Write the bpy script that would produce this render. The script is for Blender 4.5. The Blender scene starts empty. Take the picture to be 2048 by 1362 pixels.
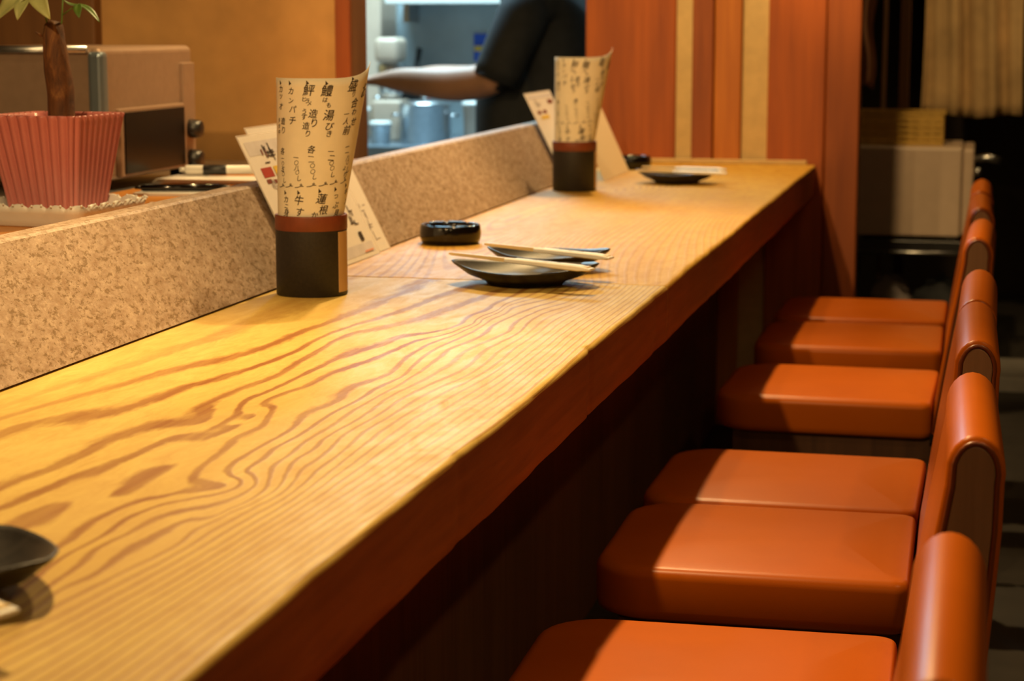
import bpy, bmesh, math, random
import numpy as np
from mathutils import Vector, Matrix, Euler

# ------------------------------------------------------------------ camera, world, lights, exposure
S = bpy.context.scene
COL = S.collection
cd = bpy.data.cameras.new('camera'); cam = bpy.data.objects.new('camera', cd); COL.objects.link(cam)
cd.sensor_width = 36.0; cd.lens = 4000.0 / 2048 * 36
cd.clip_start = 0.05; cd.clip_end = 60
cam.location = (0, 0, 1.12)
cam.rotation_euler = (math.radians(90 - 8.9645), 0, math.radians(13.2162))
cd.dof.use_dof = True; cd.dof.focus_distance = 2.3; cd.dof.aperture_fstop = 7.6
S.camera = cam
S.view_settings.view_transform = 'Standard'
try: S.view_settings.look = 'None'
except Exception: pass
S.view_settings.gamma = 1.0; S.view_settings.use_curve_mapping = False
S.view_settings.exposure = 0.0
wd = bpy.data.worlds.new('world'); S.world = wd; wd.use_nodes = True
wd.node_tree.nodes['Background'].inputs[0].default_value = (0.30, 0.16, 0.07, 1)
wd.node_tree.nodes['Background'].inputs[1].default_value = 0.08

WARM = (1.0, 0.67, 0.29)
def spot(loc, target, energy, size, blend, col=WARM, radius=0.03):
    d = bpy.data.lights.new('spot_lamp', 'SPOT'); d.energy = energy; d.color = col
    d.spot_size = math.radians(size); d.spot_blend = blend; d.shadow_soft_size = radius
    o = bpy.data.objects.new('spot_lamp', d); COL.objects.link(o); o.location = loc
    o.rotation_euler = (Vector(target) - Vector(loc)).to_track_quat('-Z', 'Y').to_euler()
    return o
def area(loc, target, energy, size, col):
    d = bpy.data.lights.new('area_lamp', 'AREA'); d.energy = energy; d.color = col; d.size = size
    o = bpy.data.objects.new('area_lamp', d); COL.objects.link(o); o.location = loc
    o.rotation_euler = (Vector(target) - Vector(loc)).to_track_quat('-Z', 'Y').to_euler()
    return o
# ceiling spots over the counter, the last one an added fill
spot((-0.80, 2.15, 2.30), (-0.74, 1.35, 0.74), 150, 100, 0.6)
spot((-0.80, 3.75, 2.30), (-0.76, 3.05, 0.74), 135, 100, 0.6)
spot((-0.80, 5.15, 2.30), (-0.76, 4.80, 0.74), 105, 100, 0.6)
spot((-0.98, 0.50, 2.30), (-1.10, 2.85, 0.92), 125, 44, 0.6)
spot((-0.98, 2.55, 2.30), (-0.95, 4.75, 0.88), 75, 36, 0.6)  # unseen spot, added to brighten the front of the far menu sheet
# aisle lamp
spot((0.80, 2.00, 2.35), (-0.10, 2.40, 0.45), 19, 100, 0.7)
# dim fill behind the camera, added to lift the faces turned towards it
area((0.55, -0.75, 2.45), (-0.2, 2.5, 0.6), 13, 0.8, WARM)
# lamp over the preparation shelf
spot((-1.20, 2.60, 2.40), (-1.85, 4.10, 1.15), 60, 60, 0.9)
# lamp towards the doorway at the far right
spot((-0.42, 4.40, 2.40), (-0.05, 6.9, 0.85), 120, 42, 0.5)
# unseen lamp behind the plank wall, added to brighten the uprights
spot((0.55, 6.60, 2.35), (-0.35, 7.0, 1.10), 14, 80, 0.6)
# cool kitchen lamp
area((-2.0, 6.55, 2.42), (-2.0, 6.8, 0), 105, 0.9, (0.52, 0.84, 1.0))

# ------------------------------------------------------------------ helpers
def add(name, me, m=None, parent=None):
    o = bpy.data.objects.new(name, me); COL.objects.link(o)
    if m is not None:
        for k in (m if isinstance(m, (list, tuple)) else [m]):
            me.materials.append(k)
    if parent is not None: o.parent = parent
    return o
def tag(o, label, cat, group=None):
    o['label'] = label; o['category'] = cat
    if group: o['group'] = group
    return o
def struct(o): o['kind'] = 'structure'; return o
def empty(name, loc=(0, 0, 0), rz=0.0):
    o = bpy.data.objects.new(name, None); COL.objects.link(o)
    o.location = loc; o.rotation_euler = (0, 0, rz); o.empty_display_size = 0.05
    return o
def copy_tree(o, parent=None):
    c = o.copy(); COL.objects.link(c); c.parent = parent
    for ch in list(o.children): copy_tree(ch, c)
    return c
def smooth(me, on=True):
    me.polygons.foreach_set('use_smooth', [on] * len(me.polygons)); me.update(); return me
def pyd(verts, faces, sm=False):
    me = bpy.data.meshes.new('mesh'); me.from_pydata([tuple(v) for v in verts], [], faces); me.validate(); me.update()
    bm = bmesh.new(); bm.from_mesh(me); bmesh.ops.recalc_face_normals(bm, faces=bm.faces); bm.to_mesh(me); bm.free()
    if sm: smooth(me)
    return me
def box(lo, hi, bev=0.0, seg=2, sm=False):
    bm = bmesh.new(); bmesh.ops.create_cube(bm, size=1)
    c = [(a + b) / 2 for a, b in zip(lo, hi)]; s = [b - a for a, b in zip(lo, hi)]
    for v in bm.verts: v.co = Vector((c[0] + v.co.x * s[0], c[1] + v.co.y * s[1], c[2] + v.co.z * s[2]))
    if bev: bmesh.ops.bevel(bm, geom=list(bm.edges), offset=bev, segments=seg, profile=0.5, affect='EDGES')
    me = bpy.data.meshes.new('mesh'); bm.to_mesh(me); bm.free()
    if sm: smooth(me)
    return me
def boxes(lst):
    V, Fc = [], []
    for lo, hi in lst:
        b = len(V)
        for x in (lo[0], hi[0]):
            for y in (lo[1], hi[1]):
                for z in (lo[2], hi[2]): V.append((x, y, z))
        for f in ((0,1,3,2),(4,6,7,5),(0,4,5,1),(2,3,7,6),(0,2,6,4),(1,5,7,3)): Fc.append(tuple(b+i for i in f))
    return pyd(V, Fc)
def lathe(prof, n=48, sm=True, cap0=True, cap1=True):
    V, Fc = [], []
    for r, z in prof:
        for i in range(n):
            a = 2 * math.pi * i / n; V.append((r * math.cos(a), r * math.sin(a), z))
    for k in range(len(prof) - 1):
        for i in range(n):
            j = (i + 1) % n; Fc.append((k*n+i, k*n+j, (k+1)*n+j, (k+1)*n+i))
    if cap0: Fc.append(tuple(range(n - 1, -1, -1)))
    if cap1: Fc.append(tuple((len(prof) - 1) * n + i for i in range(n)))
    return pyd(V, Fc, sm)
def loft(rings, sm=True, cap=True, closed=True):
    n = len(rings[0]); V = [p for r in rings for p in r]; Fc = []
    for k in range(len(rings) - 1):
        for i in range(n if closed else n - 1):
            j = (i + 1) % n; Fc.append((k*n+i, k*n+j, (k+1)*n+j, (k+1)*n+i))
    if cap: Fc += [tuple(range(n - 1, -1, -1)), tuple((len(rings) - 1) * n + i for i in range(n))]
    return pyd(V, Fc, sm)
def tube(path, rad, n=10, sm=True):
    P = [Vector(p) for p in path]; rs = rad if isinstance(rad, (list, tuple)) else [rad] * len(P)
    rings = []; ref = None
    for i, p in enumerate(P):
        t = (P[min(i+1, len(P)-1)] - P[max(i-1, 0)]).normalized()
        if ref is None: ref = Vector((0, 0, 1)) if abs(t.z) < .9 else Vector((1, 0, 0))
        u = t.cross(ref)
        if u.length < 1e-5: u = t.cross(Vector((0, 1, 0)))
        u.normalize(); v = u.cross(t).normalized(); ref = v
        rings.append([p + rs[i] * (math.cos(a) * u + math.sin(a) * v) for a in [2*math.pi*k/n for k in range(n)]])
    return loft(rings, sm)
def joinm(ms):
    bm = bmesh.new()
    for m in ms: bm.from_mesh(m)
    me = bpy.data.meshes.new('mesh'); bm.to_mesh(me); bm.free(); return me
def xform(me, mat): me.transform(mat); return me
def prism(poly, y0, y1, bev=0.0):           # poly in (x, z), extruded along y
    n = len(poly); V = [(x, y0, z) for x, z in poly] + [(x, y1, z) for x, z in poly]
    Fc = [tuple(range(n)), tuple(range(2*n-1, n-1, -1))] + [(i, (i+1) % n, n+(i+1) % n, n+i) for i in range(n)]
    me = pyd(V, Fc)
    if bev:
        bm = bmesh.new(); bm.from_mesh(me)
        es = [e for e in bm.edges if abs(e.verts[0].co.y - e.verts[1].co.y) < 1e-6]
        bmesh.ops.bevel(bm, geom=es, offset=bev, segments=3, profile=.5, affect='EDGES'); bm.to_mesh(me); bm.free()
    return me

# ------------------------------------------------------------------ materials
class NT:
    def __init__(s, name):
        s.m = bpy.data.materials.new(name); s.m.use_nodes = True; s.t = s.m.node_tree
        s.b = s.t.nodes['Principled BSDF']; s.c = None
    def n(s, typ, **kw):
        nd = s.t.nodes.new(typ)
        for k, v in kw.items(): setattr(nd, k, v)
        return nd
    def l(s, a, b): s.t.links.new(a, b)
    def coord(s, scale=(1, 1, 1), kind='Object'):
        if s.c is None: s.c = s.n('ShaderNodeTexCoord')
        mp = s.n('ShaderNodeMapping'); mp.inputs['Scale'].default_value = scale
        s.l(s.c.outputs[kind], mp.inputs['Vector']); return mp.outputs[0]
    def noise(s, scale, vec, detail=4, rough=.55, dist=0.0):
        nd = s.n('ShaderNodeTexNoise'); nd.inputs['Scale'].default_value = scale
        nd.inputs['Detail'].default_value = detail; nd.inputs['Roughness'].default_value = rough
        nd.inputs['Distortion'].default_value = dist; s.l(vec, nd.inputs['Vector']); return nd.outputs['Fac']
    def ramp(s, fac, stops, interp='LINEAR'):
        nd = s.n('ShaderNodeValToRGB'); nd.color_ramp.interpolation = interp; e = nd.color_ramp.elements
        while len(e) < len(stops): e.new(.5)
        for k, (p, c) in zip(e, stops):
            k.position = p; k.color = (*c, 1) if len(c) == 3 else c
        s.l(fac, nd.inputs[0]); return nd.outputs[0]
    def math(s, op, a, b=None, c=None, clamp=False):
        nd = s.n('ShaderNodeMath', operation=op); nd.use_clamp = clamp
        for i, v in enumerate((a, b, c)):
            if v is None: continue
            if isinstance(v, (int, float)): nd.inputs[i].default_value = v
            else: s.l(v, nd.inputs[i])
        return nd.outputs[0]
    def mix(s, fac, a, b, mode='MIX'):
        nd = s.n('ShaderNodeMix', data_type='RGBA', blend_type=mode)
        for sock, v in ((nd.inputs[0], fac), (nd.inputs[6], a), (nd.inputs[7], b)):
            if isinstance(v, (int, float)): sock.default_value = v
            elif isinstance(v, tuple): sock.default_value = (*v, 1)
            else: s.l(v, sock)
        return nd.outputs[2]
    def bump(s, h, strength, dist=.001):
        nd = s.n('ShaderNodeBump'); nd.inputs['Strength'].default_value = strength; nd.inputs['Distance'].default_value = dist
        s.l(h, nd.inputs['Height']); s.l(nd.outputs[0], s.b.inputs['Normal'])
    def set(s, **kw):
        for k, v in kw.items():
            k = {'col': 'Base Color', 'rough': 'Roughness', 'metal': 'Metallic', 'spec': 'Specular IOR Level', 'alpha': 'Alpha',
                 'trans': 'Transmission Weight', 'coat': 'Coat Weight', 'coatr': 'Coat Roughness', 'ior': 'IOR'}.get(k, k)
            i = s.b.inputs[k]
            if isinstance(v, (int, float)): i.default_value = v
            elif isinstance(v, tuple): i.default_value = (*v, 1)
            else: s.l(v, i)
        return s.m
def plain(name, col, rough=.5, metal=0.0, var=.12, scale=30, bump=0.0, spec=.5):
    t = NT(name); v = t.coord(); f = t.noise(scale, v)
    a = tuple(max(0, c * (1 - var)) for c in col); b = tuple(min(1, c * (1 + var)) for c in col)
    if bump: t.bump(f, bump)
    return t.set(col=t.ramp(f, [(.3, a), (.7, b)]), rough=rough, metal=metal, spec=spec)
def wood(name, a, b, axis='z', rough=.5, fine=60, bump=.2, coarse=5):
    t = NT(name); k = {'x': (.06, 1, 1), 'y': (1, .06, 1), 'z': (1, 1, .06)}[axis]
    v = t.coord(k); f1 = t.noise(fine, v, 6, .6, .4); f2 = t.noise(coarse, v, 4, .6, 1.0)
    f = t.math('ADD', t.math('MULTIPLY', f1, .55), t.math('MULTIPLY', f2, .45))
    t.bump(f1, bump)
    return t.set(col=t.ramp(f, [(.36, a), (.62, b)]), rough=rough)

M = {}
# counter top: growth rings follow the per-vertex ring number "ring"
def counter_mat(name, light, dark, band, contrast, rings=1.0):
    t = NT(name)
    at = t.n('ShaderNodeAttribute', attribute_name='ring'); fd = t.n('ShaderNodeAttribute', attribute_name='fade')
    v1 = t.coord((1, .30, 1)); v2 = t.coord((1, .05, 1))
    w1 = t.math('SUBTRACT', t.noise(28, v1, 5, .62), .5); w2 = t.math('SUBTRACT', t.noise(130, v1, 3, .6), .5)
    h = t.math('MULTIPLY_ADD', w1, .50, t.math('MULTIPLY', at.outputs['Fac'], rings)); h = t.math('MULTIPLY_ADD', w2, .13, h)
    fr = t.math('FRACT', t.math('ADD', h, .5))
    d = t.math('ABSOLUTE', t.math('SUBTRACT', fr, .5))            # 0 on a ring, .5 halfway
    line = t.ramp(d, [(band * .55, (1, 1, 1)), (band * 1.35, (0, 0, 0))])
    patch = t.math('MULTIPLY', t.ramp(t.noise(5, v1, 4, .6), [(.3, (.7, .7, .7)), (.62, (1, 1, 1))]), t.ramp(t.noise(60, t.coord((1, .03, 1)), 4, .6), [(.3, (.6, .6, .6)), (.6, (1, 1, 1))]))
    fac = t.math('MULTIPLY', t.math('MULTIPLY', line, patch), t.math('MULTIPLY', fd.outputs['Fac'], contrast))
    fib = t.noise(420, v2, 3, .6); blot = t.noise(7, v1, 5, .65, .6); mot = t.noise(45, v1, 5, .7, .5)
    lite = t.mix(t.ramp(blot, [(.35, (0, 0, 0)), (.68, (1, 1, 1))]), light, tuple(c * k for c, k in zip(light, (.86, .76, .62))))
    lite = t.mix(t.ramp(mot, [(.40, (0, 0, 0)), (.70, (.8, .8, .8))]), lite, tuple(c * k for c, k in zip(light, (.72, .58, .42))))
    lite = t.mix(t.math('MULTIPLY', fib, .3), lite, tuple(c * k for c, k in zip(light, (.80, .68, .5))))
    t.bump(t.math('ADD', t.math('MULTIPLY', line, .6), t.math('MULTIPLY', fib, .35)), .25, .0012)
    return t.set(col=t.mix(fac, lite, dark), rough=t.ramp(mot, [(.3, (.44,) * 3), (.7, (.60,) * 3)]), spec=.28)
M['slab'] = counter_mat('counter_wood', (.67, .49, .135), (.25, .085, .010), .16, 1.1)
M['slab2'] = counter_mat('counter_wood_far', (.63, .385, .060), (.31, .13, .016), .18, .9)
M['edge'] = wood('counter_edge_wood_shaded', (.16, .042, .009), (.27, .080, .016), 'y', .55, 90)  # dark red finish, with the front face's shade also put into the colour
M['under'] = wood('underpanel_wood', (.16, .055, .022), (.26, .10, .04), 'z', .6)
M['plank'] = wood('wall_plank_wood', (.24, .046, .004), (.40, .088, .008), 'z', .5, 40, .25, 4)
M['plank2'] = wood('wall_plank_light', (.36, .098, .010), (.52, .165, .018), 'z', .5, 40, .25, 4)
M['plank3'] = wood('wall_plank_dark', (.20, .040, .005), (.33, .078, .011), 'z', .5, 40, .25, 4)
M['shelfw'] = wood('shelf_wood', (.48, .17, .022), (.60, .24, .035), 'y', .35, 40, .1)
M['brownpanel'] = wood('brown_panel_wood', (.13, .052, .014), (.19, .08, .022), 'z', .6)
M['legwood'] = wood('chair_leg_wood', (.05, .02, .009), (.10, .042, .018), 'z', .45)
M['sidewood'] = wood('chair_side_wood', (.26, .13, .058), (.42, .22, .105), 'z', .5)
M['plaster'] = plain('beige_plaster', (.47, .25, .080), .85, 0, .10, 14, .15)
M['strip'] = plain('cream_plaster_strip', (.58, .40, .17), .8, 0, .08, 40, .2)
M['ceil'] = plain('ceiling_paint', (.14, .085, .045), .9)
M['darkwall'] = plain('dark_wall', (.05, .035, .025), .9)
M['floor'] = plain('floor_tile', (.042, .036, .031), .55, 0, .2, 9, .1)
M['ovensteel'] = plain('oven_steel', (.33, .22, .15), .40, .35, .06, 60)
M['steel'] = plain('brushed_steel', (.50, .50, .50), .32, 1.0, .08, 60)
M['steelk'] = plain('kitchen_steel', (.24, .30, .35), .35, .7, .15, 5)
M['ktile'] = plain('kitchen_wall_panel', (.38, .45, .47), .5, .2, .12, 6)
M['black'] = plain('black_plastic', (.010, .009, .009), .35)
M['blackgloss'] = plain('black_gloss', (.006, .005, .005), .12)
M['glassdark'] = plain('dark_door_glass', (.006, .004, .003), .25, spec=.15)
M['white'] = plain('white_plastic', (.75, .73, .68), .4, 0, .03)
M['offwhite'] = plain('off_white_enamel', (.55, .41, .30), .4, 0, .04)
M['red'] = plain('print_red', (.40, .045, .03), .5)
M['yellow'] = plain('print_yellow', (.75, .50, .06), .5)
M['blue'] = plain('print_blue', (.02, .10, .55), .45)
M['ink'] = plain('brush_ink', (.030, .016, .008), .6)
M['greyprint'] = plain('print_lilac_grey', (.66, .61, .62), .5)
M['midgrey'] = plain('print_grey', (.33, .28, .27), .5)
M['redbrown'] = plain('print_red_brown', (.20, .05, .035), .5)
M['stepgrey'] = plain('step_grey', (.22, .20, .18), .7)
M['orangeprint'] = plain('print_orange', (.75, .22, .08), .5)
M['skin'] = plain('skin', (.50, .25, .15), .5, 0, .06, 20)
M['cloth'] = plain('black_cloth', (.012, .013, .016), .8, 0, .3, 30, .2)
M['hair'] = plain('black_hair', (.01, .009, .008), .5)
M['basket'] = plain('yellow_basket_plastic', (.50, .30, .05), .5)
M['curtain'] = plain('beige_curtain_cloth', (.50, .33, .15), .9, 0, .2, 8, .3)
M['band'] = plain('red_brown_leather_band', (.19, .040, .013), .5, 0, .15, 60, .2)
M['cup'] = plain('black_leather_wrap', (.016, .012, .010), .55, 0, .3, 200, .5)
M['label'] = plain('cream_label', (.60, .36, .15), .6, 0, .05)
M['stick'] = wood('chopstick_wood', (.86, .64, .32), (.93, .74, .42), 'x', .5)
M['sleeve'] = plain('white_paper_sleeve', (.95, .94, .92), .6, 0, .03)
M['pot'] = None
def stone_mat():
    t = NT('granite'); v = t.coord((1, 1, 1))
    n1 = t.noise(145, t.coord((1, .5, 1)), 5, .75); n2 = t.noise(90, t.coord((1, .5, 1)), 4, .7); n3 = t.noise(9, v, 3, .6)
    vo = t.n('ShaderNodeTexVoronoi'); vo.inputs['Scale'].default_value = 260; t.l(v, vo.inputs['Vector'])
    base = t.ramp(n2, [(.30, (.27, .170, .105)), (.50, (.38, .275, .205)), (.72, (.52, .395, .305))])
    sp = t.ramp(n1, [(.41, (1, 1, 1)), (.48, (0, 0, 0))])
    sp2 = t.ramp(vo.outputs['Color'], [(.80, (0, 0, 0)), (.88, (1, 1, 1))])
    c = t.mix(t.math('MULTIPLY', sp, .82), base, (.15, .088, .034))
    c = t.mix(t.math('MULTIPLY', sp2, .45), c, (.56, .43, .33))
    c = t.mix(t.math('MULTIPLY', n3, .25), c, (.32, .21, .11))
    t.bump(n1, .35, .002)
    return t.set(col=c, rough=.6)
M['stone'] = stone_mat()
def leather():
    t = NT('orange_leather'); v = t.coord(); f = t.noise(700, v, 2); g = t.noise(6, v, 4)
    t.bump(f, .10, .0006)
    return t.set(col=t.ramp(g, [(.3, (.45, .095, .003)), (.7, (.51, .112, .004))]), rough=.33, spec=.18)
M['leather'] = leather()
M['piping'] = plain('dark_leather_piping', (.20, .045, .010), .35)
def ceramic():
    t = NT('dark_pottery'); v = t.coord(); f = t.noise(28, v, 5, .7, .8); g = t.noise(300, v, 2)
    t.bump(g, .15, .0008)
    return t.set(col=t.ramp(f, [(.35, (.013, .012, .012)), (.6, (.036, .031, .028)), (.8, (.10, .066, .036))]), rough=.40, spec=.4)
M['dish'] = ceramic()
def pinkpot():
    t = NT('pink_glazed_pot'); v = t.coord(); f = t.noise(9, v, 4); g = t.noise(500, v, 2)
    return t.set(col=t.mix(t.math('MULTIPLY', g, .25), t.ramp(f, [(.3, (.52, .14, .125)), (.7, (.58, .18, .16))]), (.60, .36, .33)), rough=.33)
M['pot'] = pinkpot()
def paper(name, col):
    t = NT(name); v = t.coord(); f = t.noise(60, v, 4)
    m = t.set(col=t.ramp(f, [(.3, tuple(c * .95 for c in col)), (.7, col)]), rough=.75)
    return m
M['paper'] = paper('cream_menu_paper', (.88, .78, .60))
M['card'] = paper('laminated_card', (.88, .83, .78)); M['card'].node_tree.nodes['Principled BSDF'].inputs['Roughness'].default_value = .3
M['cream'] = paper('cream_card', (.84, .68, .46))
M['leaf'] = plain('leaf_green', (.40, .43, .17), .45, 0, .25, 25)
M['leafd'] = plain('leaf_dark_green', (.11, .20, .03), .45, 0, .25, 25)
def bark():
    t = NT('bark'); v = t.coord((1, 1, .35)); f = t.noise(55, v, 6, .7, .6)
    t.bump(f, .8, .004)
    return t.set(col=t.ramp(f, [(.35, (.05, .018, .006)), (.55, (.15, .055, .014)), (.75, (.36, .17, .05))]), rough=.75)
M['bark'] = bark()
def clearfilm():
    t = NT('clear_laminate'); v = t.coord(); f = t.noise(20, v)
    return t.set(col=(.9, .85, .8), rough=t.ramp(f, [(.3, (.15,) * 3), (.7, (.22,) * 3)]), alpha=.35)
M['film'] = clearfilm()
random.seed(7)
GRAIN=((-0.8905,1.686,0),(-0.8841,1.724,0),(-0.8407,1.798,0),(-0.8177,1.932,0),(-0.7928,2.068,0),(-0.7783,2.206,0),(-0.7841,2.327,0),(-0.7723,2.433,0),(-0.7556,2.559,0),(-0.7851,1.482,1),(-0.7794,1.551,1),(-0.7756,1.608,1),(-0.7805,1.665,1),(-0.7701,1.74,1),(-0.7273,1.778,1),(-0.7539,1.966,1),(-0.7449,2.03,1),(-0.7515,2.147,1),(-0.7561,2.23,1),(-0.7583,2.35,1),(-0.7347,2.411,1),(-0.7076,2.522,1),(-0.6944,2.643,1),(-0.6758,2.771,1),(-0.752,1.418,2),(-0.7453,1.462,2),(-0.7423,1.517,2),(-0.7299,1.555,2),(-0.7332,1.585,2),(-0.7296,1.647,2),(-0.7248,1.713,2),(-0.7018,1.735,2),(-0.6929,1.768,2),(-0.6908,1.82,2),(-0.7115,1.844,2),(-0.7263,1.901,2),(-0.7236,1.943,2),(-0.72,2.023,2),(-0.7167,2.113,2),(-0.7147,2.214,2),(-0.6938,2.276,2),(-0.691,2.336,2),(-0.6678,2.379,2),(-0.6508,2.422,2),(-0.6533,2.544,2),(-0.6465,2.639,2),(-0.6417,2.751,2),(-0.652,1.301,3),(-0.652,1.32,3),(-0.6589,1.362,3),(-0.6613,1.396,3),(-0.6582,1.44,3),(-0.6521,1.47,3),(-0.635,1.497,3),(-0.6199,1.512,3),(-0.6064,1.528,3),(-0.6238,1.531,3),(-0.6435,1.554,3),(-0.6529,1.599,3),(-0.6594,1.668,3),(-0.6681,1.721,3),(-0.6648,1.765,3),(-0.6784,1.841,3),(-0.7012,1.888,3),(-0.7052,1.921,3),(-0.6955,1.985,3),(-0.6928,2.075,3),(-0.6844,2.117,3),(-0.6703,2.198,3),(-0.6623,2.319,3),(-0.6409,2.39,3),(-0.6315,2.48,3),(-0.6292,2.608,3),(-0.6219,2.729,3),(-0.6329,1.258,4),(-0.6361,1.287,4),(-0.6359,1.317,4),(-0.6352,1.34,4),(-0.6358,1.37,4),(-0.6392,1.398,4),(-0.6342,1.439,4),(-0.6241,1.471,4),(-0.6092,1.491,4),(-0.5991,1.509,4),(-0.5938,1.527,4),(-0.5987,1.551,4),(-0.6132,1.568,4),(-0.6248,1.588,4),(-0.6306,1.623,4),(-0.6303,1.675,4),(-0.6291,1.73,4),(-0.6313,1.783,4),(-0.6416,1.831,4),(-0.6381,1.886,4),(-0.6349,1.923,4),(-0.643,1.992,4),(-0.6356,2.043,4),(-0.6296,2.106,4),(-0.6406,2.198,4),(-0.6415,2.261,4),(-0.6362,2.341,4),(-0.6273,2.414,4),(-0.628,2.503,4),(-0.625,2.614,4),(-0.6048,2.733,4),(-0.609,1.194,5),(-0.6142,1.252,5),(-0.6189,1.291,5),(-0.6231,1.323,5),(-0.6182,1.371,5),(-0.6169,1.41,5),(-0.6084,1.433,5),(-0.595,1.455,5),(-0.586,1.48,5),(-0.5812,1.517,5),(-0.5834,1.546,5),(-0.5928,1.569,5),(-0.6071,1.586,5),(-0.6111,1.632,5),(-0.6173,1.683,5),(-0.6141,1.734,5),(-0.6163,1.804,5),(-0.6169,1.91,5),(-0.6167,1.998,5),(-0.6099,2.075,5),(-0.6152,2.127,5),(-0.6211,2.184,5),(-0.6248,2.265,5),(-0.619,2.329,5),(-0.6142,2.409,5),(-0.6116,2.563,5),(-0.5889,2.71,5),(-0.596,1.151,6),(-0.6006,1.205,6),(-0.595,1.24,6),(-0.596,1.283,6),(-0.5989,1.328,6),(-0.5927,1.374,6),(-0.5924,1.406,6),(-0.5885,1.417,6),(-0.5743,1.438,6),(-0.5693,1.473,6),(-0.5675,1.517,6),(-0.5788,1.563,6),(-0.5878,1.596,6),(-0.5946,1.649,6),(-0.5995,1.707,6),(-0.5993,1.754,6),(-0.603,1.867,6),(-0.601,1.931,6),(-0.5986,2.002,6),(-0.5991,2.071,6),(-0.6001,2.137,6),(-0.6041,2.214,6),(-0.6078,2.261,6),(-0.6011,2.313,6),(-0.597,2.379,6),(-0.6028,2.455,6),(-0.6001,2.51,6),(-0.5732,2.703,6),(-0.5917,1.125,7),(-0.5866,1.167,7),(-0.5831,1.215,7),(-0.5783,1.264,7),(-0.573,1.305,7),(-0.5703,1.351,7),(-0.5731,1.401,7),(-0.5682,1.446,7),(-0.5603,1.495,7),(-0.5591,1.522,7),(-0.566,1.566,7),(-0.5739,1.596,7),(-0.5823,1.643,7),(-0.5815,1.696,7),(-0.5877,1.735,7),(-0.5845,1.809,7),(-0.585,1.879,7),(-0.5884,1.928,7),(-0.588,1.986,7),(-0.5793,2.063,7),(-0.5803,2.135,7),(-0.5813,2.187,7),(-0.5842,2.274,7),(-0.5789,2.334,7),(-0.5723,2.423,7),(-0.58,2.501,7),(-0.5782,2.576,7),(-0.5565,2.691,7),(-0.5828,1.092,8),(-0.5774,1.131,8),(-0.5718,1.191,8),(-0.5661,1.258,8),(-0.5621,1.302,8),(-0.5605,1.369,8),(-0.5583,1.42,8),(-0.5508,1.508,8),(-0.5552,1.561,8),(-0.5621,1.594,8),(-0.5634,1.648,8),(-0.5727,1.739,8),(-0.5742,1.777,8),(-0.5713,1.872,8),(-0.5734,1.926,8),(-0.5717,1.975,8),(-0.5636,2.05,8),(-0.5564,2.117,8),(-0.5614,2.227,8),(-0.5642,2.275,8),(-0.5591,2.367,8),(-0.5634,2.478,8),(-0.564,2.579,8),(-0.542,2.689,8),(-0.6598,1.565,2.5),(-0.6507,1.533,2.52),(-0.676,1.645,2.45),(-0.6634,1.591,2.5),(-0.6787,1.446,2.6),(-0.6452,1.498,2.65),(-0.6667,1.457,2.7),(-0.6794,1.547,3),(-0.6807,1.509,3),(-0.6761,1.588,3),(-0.6808,1.477,2.9),(-0.7107,1.388,3),(-0.7044,1.423,3),(-0.717,1.367,2.95),(-0.6939,1.46,2.55),(-0.6722,1.641,2.55),(-0.6953,1.788,2.4),(-0.6837,1.411,2.6),(-0.7027,1.634,2.5),(-0.7084,1.54,2.6),(-0.447,0.8,20.3),(-1,0.8,-2.67),(-0.447,0.9,20.4),(-1,0.9,-2.74),(-0.447,1,20.5),(-1,1,-2.83),(-0.447,1.1,20.6),(-1,1.1,-2.93),(-0.447,1.2,20.6),(-1,1.2,-3.04),(-0.447,1.3,20.5),(-1,1.3,-3.14),(-0.447,1.4,20.2),(-1,1.4,-3.24),(-0.447,1.5,19.7),(-1,1.5,-3.32),(-0.447,1.6,19.2),(-1,1.6,-3.37),(-0.447,1.7,18.7),(-1,1.7,-3.4),(-0.447,1.8,18.3),(-1,1.8,-3.4),(-0.447,1.9,18.1),(-1,1.9,-3.37),(-0.447,2,18),(-1,2,-3.31),(-0.447,2.1,18.1),(-1,2.1,-3.23),(-0.447,2.2,18.4),(-1,2.2,-3.13),(-0.447,2.3,18.6),(-1,2.3,-3.03),(-0.447,2.4,18.8),(-1,2.4,-2.92),(-0.447,2.5,19),(-1,2.5,-2.82),(-0.447,2.6,19),(-1,2.6,-2.73),(-0.447,2.7,19),(-1,2.7,-2.66),(-0.447,2.8,19),(-1,2.8,-2.62),(-0.447,2.9,19),(-1,2.9,-2.6))
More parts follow.
